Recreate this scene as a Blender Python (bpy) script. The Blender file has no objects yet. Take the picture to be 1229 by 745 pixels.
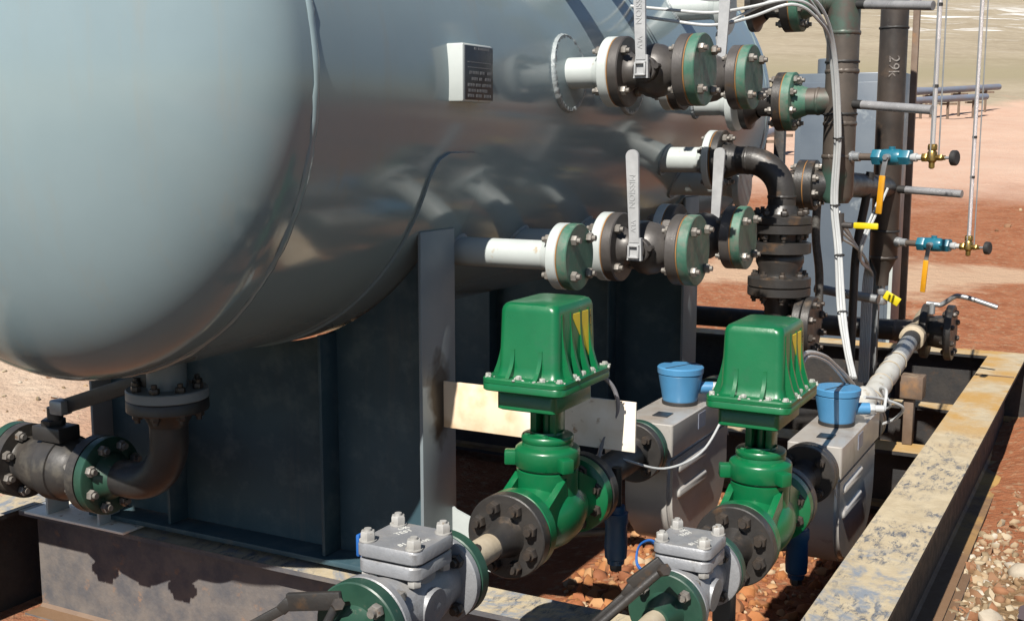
import bpy, bmesh, math, random
from mathutils import Vector, Matrix, noise
random.seed(7)
PI = math.pi
sc = bpy.context.scene
COL = sc.collection
V = Vector

# ------------------------------------------------------------------ materials
def _n(nt, t, **kw):
    n = nt.nodes.new(t)
    for k, v in kw.items():
        setattr(n, k, v)
    return n

def pm(name, c1, c2=None, scale=6.0, rough=(.4, .6), metal=0.0, bump=0.0, bscale=60.0, c3=None, m3=(.6, .7), s3=14.0,
       coat=0.0, spec=.5, dust=None, dust_amt=.5, detail=6.0, alb=.62, streak=None, s_amt=.25):
    """painted / cast / dirty surface: two tones by noise, a third tone in patches, optional dust lying on upward faces"""
    q = lambda c: tuple(x*alb for x in c) if c else c
    c1, c2, c3, dust = q(c1), q(c2), q(c3), q(dust)
    m = bpy.data.materials.new(name); m.use_nodes = True
    nt = m.node_tree; L = nt.links
    b = nt.nodes['Principled BSDF']
    tc = _n(nt, 'ShaderNodeTexCoord')
    oi = _n(nt, 'ShaderNodeObjectInfo')
    add = _n(nt, 'ShaderNodeVectorMath', operation='ADD')
    L.new(tc.outputs['Object'], add.inputs[0])
    sca = _n(nt, 'ShaderNodeVectorMath', operation='SCALE'); sca.inputs['Scale'].default_value = 7.3
    cx = _n(nt, 'ShaderNodeCombineXYZ')
    L.new(oi.outputs['Random'], cx.inputs[0]); L.new(oi.outputs['Random'], cx.inputs[1])
    L.new(cx.outputs[0], sca.inputs[0]); L.new(sca.outputs[0], add.inputs[1])
    def nz(s, d=detail):
        t = _n(nt, 'ShaderNodeTexNoise'); t.inputs['Scale'].default_value = s; t.inputs['Detail'].default_value = d
        t.inputs['Roughness'].default_value = .62
        L.new(add.outputs[0], t.inputs['Vector']); return t
    def ramp(src, a, bb):
        r = _n(nt, 'ShaderNodeMapRange'); r.inputs['From Min'].default_value = a; r.inputs['From Max'].default_value = bb
        L.new(src, r.inputs['Value']); return r.outputs[0]
    def mix(f, a, bb):
        x = _n(nt, 'ShaderNodeMix', data_type='RGBA')
        if hasattr(f, 'links') or not isinstance(f, (int, float)): L.new(f, x.inputs[0])
        else: x.inputs[0].default_value = f
        for s, i in ((a, 6), (bb, 7)):
            if isinstance(s, tuple): x.inputs[i].default_value = (*s, 1)
            else: L.new(s, x.inputs[i])
        return x.outputs[2]
    n1 = nz(scale)
    col = mix(ramp(n1.outputs['Fac'], .35, .65), c1, c2 if c2 else tuple(x*.8 for x in c1))
    rr = _n(nt, 'ShaderNodeMapRange'); rr.inputs['From Min'].default_value = .3; rr.inputs['From Max'].default_value = .7
    rr.inputs['To Min'].default_value = rough[0]; rr.inputs['To Max'].default_value = rough[1]
    n2 = nz(scale*2.7); L.new(n2.outputs['Fac'], rr.inputs['Value'])
    if c3:
        n3 = nz(s3, 8)
        col = mix(ramp(n3.outputs['Fac'], m3[0], m3[1]), col, c3)
    if streak:
        mp = _n(nt, 'ShaderNodeMapping'); mp.inputs['Scale'].default_value = (7, 7, .45); L.new(add.outputs[0], mp.inputs['Vector'])
        t = _n(nt, 'ShaderNodeTexNoise'); t.inputs['Scale'].default_value = 1.6; t.inputs['Detail'].default_value = 7; t.inputs['Roughness'].default_value = .7; L.new(mp.outputs[0], t.inputs['Vector'])
        big = nz(1.3, 3)
        ml = _n(nt, 'ShaderNodeMath', operation='MULTIPLY'); L.new(ramp(t.outputs['Fac'], .52, .70), ml.inputs[0]); L.new(ramp(big.outputs['Fac'], .40, .62), ml.inputs[1])
        ml2 = _n(nt, 'ShaderNodeMath', operation='MULTIPLY'); L.new(ml.outputs[0], ml2.inputs[0]); ml2.inputs[1].default_value = s_amt
        col = mix(ml2.outputs[0], col, streak)
        am = _n(nt, 'ShaderNodeMath', operation='MULTIPLY_ADD'); L.new(ml2.outputs[0], am.inputs[0]); am.inputs[1].default_value = .35; L.new(rr.outputs[0], am.inputs[2])
        class _R: outputs = [am.outputs[0]]
        rr = _R
    if dust:
        g = _n(nt, 'ShaderNodeNewGeometry'); sx = _n(nt, 'ShaderNodeSeparateXYZ'); L.new(g.outputs['Normal'], sx.inputs[0])
        up = ramp(sx.outputs[2], .35, .95)
        n4 = nz(scale*1.7, 9)
        ml = _n(nt, 'ShaderNodeMath', operation='MULTIPLY'); L.new(up, ml.inputs[0]); L.new(ramp(n4.outputs['Fac'], .62-dust_amt*.5, .75-dust_amt*.25), ml.inputs[1])
        ml2 = _n(nt, 'ShaderNodeMath', operation='MULTIPLY'); L.new(ml.outputs[0], ml2.inputs[0]); ml2.inputs[1].default_value = min(1., dust_amt+.25)
        col = mix(ml2.outputs[0], col, dust)
    L.new(col, b.inputs['Base Color']); L.new(rr.outputs[0], b.inputs['Roughness'])
    b.inputs['Metallic'].default_value = metal
    b.inputs['Coat Weight'].default_value = coat; b.inputs['Coat Roughness'].default_value = .12
    b.inputs['Specular IOR Level'].default_value = spec
    if bump:
        bn = nz(bscale, 5); bp = _n(nt, 'ShaderNodeBump'); bp.inputs['Strength'].default_value = bump; bp.inputs['Distance'].default_value = .004
        L.new(bn.outputs['Fac'], bp.inputs['Height']); L.new(bp.outputs[0], b.inputs['Normal'])
    return m

DUST = (.42, .30, .20)
RUST = (.20, .085, .035)
M = {}
M['vessel'] = pm('vessel_grey_paint', (.305, .40, .432), (.26, .345, .375), .9, (.10, .20), bump=.10, bscale=2.6, coat=.25, spec=.4,
                 c3=(.42, .40, .28), m3=(.70, .76), s3=3.4, streak=(.22, .20, .16), s_amt=.34)
M['pale'] = pm('pale_nozzle_paint', (.62, .67, .66), (.54, .59, .58), 6, (.3, .45), bump=.05, c3=(.42, .27, .10), m3=(.64, .70), s3=9)
M['weld'] = pm('painted_weld_bead', (.40, .45, .46), (.30, .34, .36), 30, (.35, .5), bump=.6, bscale=120)
M['saddle'] = pm('saddle_paint', (.060, .115, .142), (.042, .086, .110), 3, (.40, .58), bump=.04, spec=.35, c3=(.13, .185, .20), m3=(.50, .78), s3=9, streak=(.15, .13, .10), s_amt=.45)
M['plate'] = pm('weathered_white_plate', alb=1.0, c1=(.80, .75, .66), c2=(.70, .62, .50), scale=9, rough=(.5, .7), bump=.05, c3=(.33, .20, .10), m3=(.62, .72), s3=26)
M['fgreen'] = pm('green_flange_paint', (.075, .21, .145), (.05, .145, .10), 12, (.38, .6), bump=.1, c3=(.17, .18, .145), m3=(.48, .66), s3=16, dust=(.36, .40, .33), dust_amt=.3)
M['dgreen'] = pm('dark_green_flange_paint', (.026, .085, .055), (.018, .06, .04), 9, (.35, .5), bump=.06, c3=(.12, .13, .10), m3=(.64, .70), s3=24)
M['black'] = pm('black_iron', (.030, .029, .029), (.045, .040, .036), 9, (.33, .52), bump=.2, bscale=90, c3=(.11, .065, .035), m3=(.60, .72), s3=11, dust=DUST, dust_amt=.12)
M['steel'] = pm('bare_mill_steel', (.10, .092, .088), (.065, .058, .054), 8, (.35, .55), metal=.35, bump=.1, c3=(.12, .07, .035), m3=(.60, .72), s3=10)
M['vbody'] = pm('grey_brown_valve_iron', (.115, .105, .10), (.075, .068, .063), 8, (.35, .52), metal=.2, bump=.12, bscale=90, c3=(.13, .085, .05), m3=(.62, .74), s3=10)
M['brown'] = pm('brown_mill_pipe', (.165, .13, .105), (.10, .08, .066), 7, (.4, .6), metal=.15, bump=.08, c3=(.20, .13, .08), m3=(.58, .72), s3=9)
M['bridle'] = pm('brown_pipe_with_green_primer', (.14, .115, .095), (.085, .072, .062), 6, (.38, .55), metal=.15, bump=.06, c3=(.075, .155, .12), m3=(.50, .60), s3=3.0)
M['bolt'] = pm('zinc_bolt', (.34, .32, .29), (.20, .18, .16), 30, (.35, .55), metal=.3, c3=(.20, .12, .07), m3=(.6, .7), s3=40)
M['dbolt'] = pm('black_bolt', (.055, .050, .047), (.09, .07, .055), 30, (.35, .55), metal=.3, c3=(.15, .09, .05), m3=(.6, .7), s3=40)
M['handle'] = pm('worn_galvanised_lever', (.62, .63, .64), (.48, .49, .50), 14, (.32, .5), metal=.2, bump=.04)
M['dbrown'] = pm('dark_brown_mill_pipe', (.085, .066, .054), (.045, .038, .034), 6, (.38, .58), metal=.15, bump=.08, c3=(.15, .10, .065), m3=(.60, .74), s3=8)
M['zbolt'] = pm('bright_zinc_nut', (.58, .57, .54), (.42, .41, .39), 30, (.35, .5), metal=.15, c3=(.25, .18, .11), m3=(.62, .72), s3=40)
M['galv'] = pm('galvanised_steel', (.52, .54, .55), (.38, .40, .42), 14, (.32, .5), metal=.55, bump=.04)
M['gasket'] = pm('orange_gasket', (.40, .19, .045), (.28, .13, .04), 20, (.7, .8))
M['cast'] = pm('silver_cast_paint', (.36, .37, .39), (.28, .29, .31), 10, (.38, .55), metal=.25, bump=.25, bscale=130, c3=(.16, .15, .14), m3=(.60, .74), s3=12, dust=(.45, .42, .38), dust_amt=.3)
M['agreen'] = pm('actuator_green_paint', (.003, .160, .054), (.003, .135, .045), 5, (.26, .42), bump=.10, bscale=110, coat=.1, c3=(.02, .13, .06), m3=(.60, .75), s3=7, dust=(.34, .38, .28), dust_amt=.07)
M['corrode'] = pm('white_corroded_bolt', (.55, .56, .52), (.34, .36, .32), 40, (.6, .8), bump=.8, bscale=150)
M['stain'] = pm('stainless_case', (.66, .635, .60), (.56, .535, .50), 4, (.28, .42), metal=.25, bump=.03, c3=(.30, .25, .20), m3=(.60, .75), s3=9, dust=DUST, dust_amt=.3)
M['blue'] = pm('sky_blue_housing', (.085, .30, .56), (.07, .25, .47), 6, (.32, .45), bump=.05, bscale=120, dust=(.40, .40, .38), dust_amt=.06)
M['tblue'] = pm('teal_valve_paint', (.02, .21, .30), (.015, .15, .23), 16, (.3, .45), bump=.1, c3=(.22, .24, .24), m3=(.68, .74), s3=30)
M['nblue'] = pm('dark_blue_valve_paint', (.015, .085, .19), (.012, .06, .135), 10, (.35, .5), bump=.1)
M['brass'] = pm('brass', (.50, .34, .10), (.36, .23, .07), 20, (.25, .4), metal=.85)
M['yhand'] = pm('orange_yellow_grip', (.78, .36, .008), (.62, .28, .01), 18, (.4, .5))
M['ytag'] = pm('bright_yellow_plastic', (.85, .70, .01), (.75, .58, .01), 18, (.4, .5))
M['ylabel'] = pm('yellow_caution_label', alb=1, c1=(.78, .60, .03), c2=(.66, .48, .03), scale=9, rough=(.4, .5), c3=(.55, .40, .08), m3=(.66, .74), s3=30)
M['ink'] = pm('black_ink', (.02, .02, .02), None, 9, (.5, .6))
M['chalk'] = pm('white_paint_marker', (.78, .78, .74), (.6, .6, .56), 40, (.7, .8))
M['fchalk'] = pm('faint_chalk', (.34, .32, .30), (.12, .10, .09), 60, (.7, .8))
M['orangemark'] = pm('yellow_paint_marker', (.55, .33, .06), (.45, .28, .06), 40, (.7, .8))
M['rubber'] = pm('black_rubber', (.022, .022, .022), (.03, .03, .03), 20, (.5, .7))
M['wcable'] = pm('white_tubing', (.62, .64, .64), (.52, .54, .55), 10, (.3, .45))
M['gcable'] = pm('grey_cable', (.33, .33, .36), (.26, .26, .28), 12, (.4, .5))
M['bcable'] = pm('blue_wire', (.02, .16, .55), (.02, .12, .42), 12, (.4, .5))
M['wrap'] = pm('white_pipe_wrap', (.66, .66, .62), (.56, .55, .50), 12, (.45, .6), bump=.25, bscale=30, c3=(.40, .35, .26), m3=(.60, .70), s3=16)
M['tan'] = pm('tan_weathered_pipe', (.55, .47, .35), (.44, .36, .25), 14, (.6, .8), bump=.3, bscale=80, c3=(.20, .14, .09), m3=(.62, .72), s3=12)
M['rustpost'] = pm('rusty_steel', (.21, .145, .10), (.14, .09, .06), 9, (.6, .8), bump=.2, c3=(.30, .16, .07), m3=(.58, .70), s3=8, dust=(.42, .33, .22), dust_amt=.4)
M['cabinet'] = pm('grey_blue_sheet', (.15, .185, .225), (.12, .15, .19), 2.2, (.3, .45), bump=.02, c3=(.28, .32, .35), m3=(.66, .72), s3=3.5)
M['nameplate'] = pm('dark_nameplate', (.035, .045, .06), (.05, .055, .065), 20, (.3, .45), metal=.3)
M['nametext'] = pm('nameplate_lettering', (.30, .31, .32), (.22, .23, .25), 60, (.4, .5), metal=.4)
M['braid'] = pm('braided_grey_hose', (.16, .155, .145), (.09, .085, .08), 90, (.4, .6), metal=.3, bump=.8, bscale=200)

def glass_mat():
    m = bpy.data.materials.new('sight_glass'); m.use_nodes = True
    b = m.node_tree.nodes['Principled BSDF']
    b.inputs['Base Color'].default_value = (.66, .64, .66, 1); b.inputs['Roughness'].default_value = .08
    b.inputs['Transmission Weight'].default_value = .55; b.inputs['IOR'].default_value = 1.25
    return m
M['clearglass'] = glass_mat()
M['oil'] = pm('olive_oil_in_glass', (.16, .13, .012), (.12, .10, .01), 10, (.1, .15), coat=.5)

def beam_mat(nm, dk):
    m = bpy.data.materials.new(nm); m.use_nodes = True
    nt = m.node_tree; L = nt.links; b = nt.nodes['Principled BSDF']
    g = _n(nt, 'ShaderNodeNewGeometry'); sx = _n(nt, 'ShaderNodeSeparateXYZ'); L.new(g.outputs['Normal'], sx.inputs[0])
    sp = _n(nt, 'ShaderNodeSeparateXYZ'); L.new(g.outputs['Position'], sp.inputs[0])
    def nz(s, d=8, dist=0., vec=None, r=.65):
        t = _n(nt, 'ShaderNodeTexNoise'); t.inputs['Scale'].default_value = s; t.inputs['Detail'].default_value = d; t.inputs['Distortion'].default_value = dist
        t.inputs['Roughness'].default_value = r
        L.new(vec if vec else g.outputs['Position'], t.inputs['Vector']); return t.outputs['Fac']
    def mr(s, a, bb, c=0., d=1.):
        r = _n(nt, 'ShaderNodeMapRange'); L.new(s, r.inputs['Value'])
        for k, v in zip(('From Min', 'From Max', 'To Min', 'To Max'), (a, bb, c, d)): r.inputs[k].default_value = v
        return r.outputs[0]
    def mix(f, a, bb):
        x = _n(nt, 'ShaderNodeMix', data_type='RGBA'); L.new(f, x.inputs[0])
        for s, i in ((a, 6), (bb, 7)):
            if isinstance(s, tuple): x.inputs[i].default_value = (*s, 1)
            else: L.new(s, x.inputs[i])
        return x.outputs[2]
    def mul(a, bb):
        x = _n(nt, 'ShaderNodeMath', operation='MULTIPLY'); L.new(a, x.inputs[0]); L.new(bb, x.inputs[1]); return x.outputs[0]
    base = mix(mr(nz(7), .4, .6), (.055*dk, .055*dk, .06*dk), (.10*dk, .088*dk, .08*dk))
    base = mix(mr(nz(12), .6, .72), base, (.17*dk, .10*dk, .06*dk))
    # dried mud on the flange tops, dark paint showing through in scuffs
    mud = mix(mr(nz(11), .35, .65), (.46, .39, .27), (.36, .295, .195))
    st = _n(nt, 'ShaderNodeMapping'); st.inputs['Scale'].default_value = (2.2, .8, 1); st.inputs['Rotation'].default_value = (0, 0, .5); L.new(g.outputs['Position'], st.inputs['Vector'])
    scuff = mr(nz(15, 15, .4, st.outputs[0], .80), .495, .58)
    far = mr(sp.outputs[1], 4.6, 5.6, 1., .12)
    band = mul(mr(nz(2.6, 3, .3), .46, .56), far); mud = mix(mul(scuff, band), mud, (.085, .095, .115))
    swirl = mr(nz(2.4, 6, 5.0, None, .6), .46, .60); near = mr(sp.outputs[1], 3.55, 3.7, 1., 0.)
    mud = mix(mul(swirl, mul(near, mr(nz(14, 8), .35, .55))), mud, (.19, .215, .25))
    mud = mix(mr(sp.outputs[2], -.24, -.30), mud, (.17, .10, .055))  # mud darkened low down: shade under the top flange painted into the colour
    rust = mul(mr(nz(3.2, 6), .40, .58), mr(sp.outputs[1], 4.9, 5.6))
    mud = mix(rust, mud, (.40, .24, .075))
    col = mix(mr(sx.outputs[2], .5, .8), base, mud)
    sc2 = _n(nt, 'ShaderNodeVectorMath', operation='SCALE'); sc2.inputs['Scale'].default_value = .84; L.new(col, sc2.inputs[0]); col = sc2.outputs[0]
    L.new(col, b.inputs['Base Color']); L.new(mr(nz(20), .3, .7, .55, .85), b.inputs['Roughness'])
    bp = _n(nt, 'ShaderNodeBump'); bp.inputs['Strength'].default_value = .35; bp.inputs['Distance'].default_value = .006
    L.new(nz(45), bp.inputs['Height']); L.new(bp.outputs[0], b.inputs['Normal'])
    return m
M['beam'] = beam_mat('dirty_skid_steel', 1.45); M['shaded_beam'] = beam_mat('dirty_skid_steel_shaded', .28)  # second is a darkened copy: shade on the beam sides put into its colour

# ------------------------------------------------------------------ mesh helpers
class B:
    """collects shapes and links them as one mesh object"""
    def __init__(s): s.bm = bmesh.new()
    def _add(s, verts, faces):
        vs = [s.bm.verts.new(v) for v in verts]
        for f in faces:
            try: s.bm.faces.new([vs[i] for i in f])
            except ValueError: pass
        return vs
    def lathe(s, p, d, prof, n=28):
        q = V(d).normalized().to_track_quat('Z', 'Y'); p = V(p); vs = []; fs = []
        rings = []
        for t, r in prof:
            if r < 1e-6: rings.append([len(vs)]); vs.append(p + q @ V((0, 0, t)))
            else:
                rings.append(list(range(len(vs), len(vs)+n)))
                vs += [p + q @ V((r*math.cos(2*PI*i/n), r*math.sin(2*PI*i/n), t)) for i in range(n)]
        for a, b in zip(rings, rings[1:]):
            for i in range(n):
                j = (i+1) % n
                if len(a) == 1 and len(b) == 1: continue
                if len(a) == 1: fs.append((a[0], b[j], b[i]))
                elif len(b) == 1: fs.append((a[i], a[j], b[0]))
                else: fs.append((a[i], a[j], b[j], b[i]))
        s._add(vs, fs); return s
    def cyl(s, p0, p1, r, r2=None, n=20, ch=0.0):
        p0, p1 = V(p0), V(p1); h = (p1-p0).length; r2 = r if r2 is None else r2
        if ch: pr = [(0, 0), (0, r-ch), (ch, r), (h-ch, r2), (h, r2-ch), (h, 0)]
        else: pr = [(0, 0), (0, r), (h, r2), (h, 0)]
        return s.lathe(p0, p1-p0, pr, n)
    def disc(s, p, d, r, t, n=40, ri=0.0, ch=.003):
        if ri: pr = [(0, ri), (0, r-ch), (ch, r), (t-ch, r), (t, r-ch), (t, ri), (0, ri)]
        else: pr = [(0, 0), (0, r-ch), (ch, r), (t-ch, r), (t, r-ch), (t, 0)]
        return s.lathe(p, d, pr, n)
    def box(s, c, sz, rot=None, bev=.003):
        g = bmesh.ops.create_cube(s.bm, size=1.0)
        mt = Matrix.Translation(V(c)) @ (rot.to_4x4() if rot else Matrix.Identity(4)) @ Matrix.Diagonal((*sz, 1))
        vs = g['verts']; bmesh.ops.transform(s.bm, matrix=mt, verts=vs)
        if bev:
            es = list({e for v in vs for e in v.link_edges})
            bmesh.ops.bevel(s.bm, geom=es, offset=min(bev, min(sz)*.4), segments=2, affect='EDGES', profile=.5)
        return s
    def prism(s, poly, z0, z1, mt=Matrix.Identity(4)):
        n = len(poly)
        vs = [mt @ V((x, y, z0)) for x, y in poly] + [mt @ V((x, y, z1)) for x, y in poly]
        fs = [tuple(range(n-1, -1, -1)), tuple(range(n, 2*n))] + [(i, (i+1) % n, n+(i+1) % n, n+i) for i in range(n)]
        s._add(vs, fs); return s
    def loft(s, secs, k=5, mt=Matrix.Identity(4)):
        """stack of rounded rectangles (w, h, corner radius, z, ox, oy)"""
        rings = []; vs = []
        for w, h, r, z, *o in secs:
            ox, oy = (o + [0, 0])[:2]; pts = []
            for cx, cy, a0 in ((w/2-r, h/2-r, 0), (-w/2+r, h/2-r, PI/2), (-w/2+r, -h/2+r, PI), (w/2-r, -h/2+r, 1.5*PI)):
                for i in range(k):
                    a = a0 + i*(PI/2)/(k-1); pts.append(mt @ V((ox+cx+r*math.cos(a), oy+cy+r*math.sin(a), z)))
            rings.append(list(range(len(vs), len(vs)+len(pts)))); vs += pts
        n = len(rings[0]); fs = [tuple(reversed(rings[0])), tuple(rings[-1])]
        for a, b in zip(rings, rings[1:]): fs += [(a[i], a[(i+1) % n], b[(i+1) % n], b[i]) for i in range(n)]
        s._add(vs, fs); return s
    def tube(s, pts, r, n=8, res=7, closed_caps=True):
        pts = [V(p) for p in pts]
        if len(pts) > 2 and res > 1:
            out = []; ext = [2*pts[0]-pts[1]] + pts + [2*pts[-1]-pts[-2]]
            for i in range(1, len(ext)-2):
                a, b, c, d = ext[i-1:i+3]
                for j in range(res):
                    t = j/res
                    out.append(.5*((2*b) + (c-a)*t + (2*a-5*b+4*c-d)*t*t + (3*b-a-3*c+d)*t**3))
            out.append(pts[-1]); pts = out
        vs = []; fs = []; up = None
        for i, p in enumerate(pts):
            t = (pts[min(i+1, len(pts)-1)] - pts[max(i-1, 0)]).normalized()
            if up is None: up = t.orthogonal().normalized()
            up = (up - t*up.dot(t)).normalized(); sd = t.cross(up)
            vs += [p + r*(math.cos(2*PI*k/n)*up + math.sin(2*PI*k/n)*sd) for k in range(n)]
        m = len(pts)
        for i in range(m-1):
            for k in range(n):
                fs.append((i*n+k, i*n+(k+1) % n, (i+1)*n+(k+1) % n, (i+1)*n+k))
        fs += [tuple(range(n-1, -1, -1)), tuple(range((m-1)*n, m*n))]
        s._add(vs, fs); return s
    def hexn(s, p, d, r, h): return s.lathe(p, d, [(0, 0), (0, r*.96), (h*.12, r), (h*.85, r), (h, r*.88), (h, 0)], 6)
    def elbow(s, c, a, b, R, r, n=24, k=12):
        """quarter bend: starts at c+R*? ; a = incoming direction, b = outgoing direction, c = corner point"""
        a, b, c = V(a), V(b), V(c); o = c - a*R + b*R; w = a.cross(b); vs = []; fs = []
        for i in range(k+1):
            t = i/k*PI/2; rad = -b*math.cos(t) + a*math.sin(t); p = o + rad*R
            vs += [p + r*(math.cos(2*PI*j/n)*rad + math.sin(2*PI*j/n)*w) for j in range(n)]
        for i in range(k):
            for j in range(n): fs.append((i*n+j, i*n+(j+1) % n, (i+1)*n+(j+1) % n, (i+1)*n+j))
        s._add(vs, fs); return s
    def text(s, txt, size, mt, depth=.0012):
        cu = bpy.data.curves.new('lettering_curve', 'FONT'); cu.body = txt; cu.size = size; cu.extrude = depth
        cu.align_x = 'CENTER'; cu.align_y = 'CENTER'; cu.resolution_u = 3
        o = bpy.data.objects.new('lettering_curve', cu); COL.objects.link(o); bpy.context.view_layer.update()
        me = bpy.data.meshes.new_from_object(o.evaluated_get(bpy.context.evaluated_depsgraph_get()))
        me.transform(mt); s.bm.from_mesh(me); bpy.data.meshes.remove(me); bpy.data.objects.remove(o); bpy.data.curves.remove(cu); return s
    def build(s, name, mat, parent=None, ang=38, basis=None):
        bmesh.ops.recalc_face_normals(s.bm, faces=s.bm.faces[:])
        me = bpy.data.meshes.new(name); s.bm.to_mesh(me); s.bm.free()
        me.materials.append(M[mat] if isinstance(mat, str) else mat)
        for p in me.polygons: p.use_smooth = True
        me.set_sharp_from_angle(angle=math.radians(ang))
        o = bpy.data.objects.new(name, me); COL.objects.link(o)
        if parent: o.parent = parent
        if basis is not None: o.matrix_basis = basis
        return o

def tag(o, label, cat, group=None, kind=None):
    o['label'] = label; o['category'] = cat
    if group: o['group'] = group
    if kind: o['kind'] = kind
    return o
def thing(name, label, cat, loc=(0, 0, 0), group=None, rot=None):
    o = bpy.data.objects.new(name, None); COL.objects.link(o); o.location = loc; o.empty_display_size = .05
    if rot: o.rotation_euler = rot
    return tag(o, label, cat, group)
def struct(o): o['kind'] = 'structure'; return o
def copy_tree(o, parent=None):
    c = o.copy(); COL.objects.link(c)
    if parent: c.parent = parent
    for ch in [x for x in sc.objects if x.parent == o]: copy_tree(ch, c)
    return c
def dup(root, loc, label, group=None):
    kids = list(root.children); c = root.copy(); COL.objects.link(c); c.location = loc; c['label'] = label
    if group: c['group'] = group
    for ch in kids:
        d = ch.copy(); COL.objects.link(d); d.parent = c
        for g in ch.children:
            e = g.copy(); COL.objects.link(e); e.parent = d
    return c

_bolts = {}
def bolts(parent, c, d, bc, n, span, phase=0.0, mat='bolt', nr=.0165, name='stud_bolt', stick=.012):
    """n studs with nuts round a flange pair; c = middle of the bolted stack"""
    key = (round(span, 4), mat, nr, stick)
    if key not in _bolts:
        h = span/2; b = B()
        b.cyl((0, 0, -h-nr-stick), (0, 0, h+nr+stick), nr*.55, n=10)
        b.hexn((0, 0, h), (0, 0, 1), nr, nr*1.05); b.hexn((0, 0, -h), (0, 0, -1), nr, nr*1.05)
        o = b.build('stud_bolt', mat); _bolts[key] = o.data; bpy.data.objects.remove(o)
    q = V(d).normalized().to_track_quat('Z', 'Y')
    for i in range(n):
        a = phase + 2*PI*i/n
        o = bpy.data.objects.new(name, _bolts[key]); COL.objects.link(o); o.parent = parent
        o.matrix_basis = Matrix.Translation(V(c) + q @ V((bc*math.cos(a), bc*math.sin(a), 0))) @ q.to_matrix().to_4x4() @ Matrix.Rotation(random.random()*1.0, 4, 'Z')

# ------------------------------------------------------------------ camera, light, world
F = 1400/1229
cam = bpy.data.cameras.new('camera'); cam.sensor_width = 36; cam.lens = 36*F; cam.clip_start = .05; cam.clip_end = 3000
co = bpy.data.objects.new('camera', cam); COL.objects.link(co); co.location = (0, 0, 1.28)
co.rotation_euler = (PI/2 - math.atan(207/1400), 0, math.radians(28.1)); sc.camera = co
S = V((.07, -.93, 1.0)).normalized()
sun = bpy.data.lights.new('sun', 'SUN'); sun.energy = 5.0; sun.angle = math.radians(.53); sun.color = (1, .945, .86)
so = bpy.data.objects.new('sun', sun); COL.objects.link(so); so.rotation_euler = S.to_track_quat('Z', 'Y').to_euler()
w = bpy.data.worlds.new('World'); sc.world = w; w.use_nodes = True
nt = w.node_tree; bg = nt.nodes['Background']; sky = nt.nodes.new('ShaderNodeTexSky'); sky.sky_type = 'NISHITA'; sky.sun_disc = False
sky.sun_elevation = math.asin(S.z); sky.sun_rotation = PI + math.atan2(S.x, -S.y)*-1; sky.altitude = 1500; sky.dust_density = .6
nt.links.new(sky.outputs[0], bg.inputs[0]); bg.inputs[1].default_value = .052
sc.view_settings.view_transform = 'Standard'; sc.view_settings.look = 'None'; sc.view_settings.exposure = .88; sc.view_settings.gamma = 1

# ------------------------------------------------------------------ ground and hill
CY, SY = math.cos(math.radians(28.1)), math.sin(math.radians(28.1))
def depth(x, y): return -SY*x + CY*y
def lat(x, y): return CY*x + SY*y
def sstep(a, b, t):
    t = max(0., min(1., (t-a)/(b-a)))
    return t*t*(3-2*t)
def gz(x, y):
    d = depth(x, y)
    z = -.46 + .13*sstep(5.2, 8.2, d)
    z -= .10*sstep(-1.6, -2.6, x)*(1-sstep(5, 9, d)) if x < -1.6 else 0
    if d > 8: z += .080*(d-8)
    if d > 42: z += .075*(d-42)
    if d > 7: z += .10*noise.noise(V((x*.35, y*.35, 0)))*min(1, (d-7)/8)*min(3.0, 1+d/60)
    # shallow lip of gravel banked up beside the skid beam
    if -.5 < x < 1.5 and 3 < y < 9: z += .05*sstep(-.45, .1, x)*(1-sstep(.6, 1.5, x)) + .05*sstep(4.6, 7, y)
    return z
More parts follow.
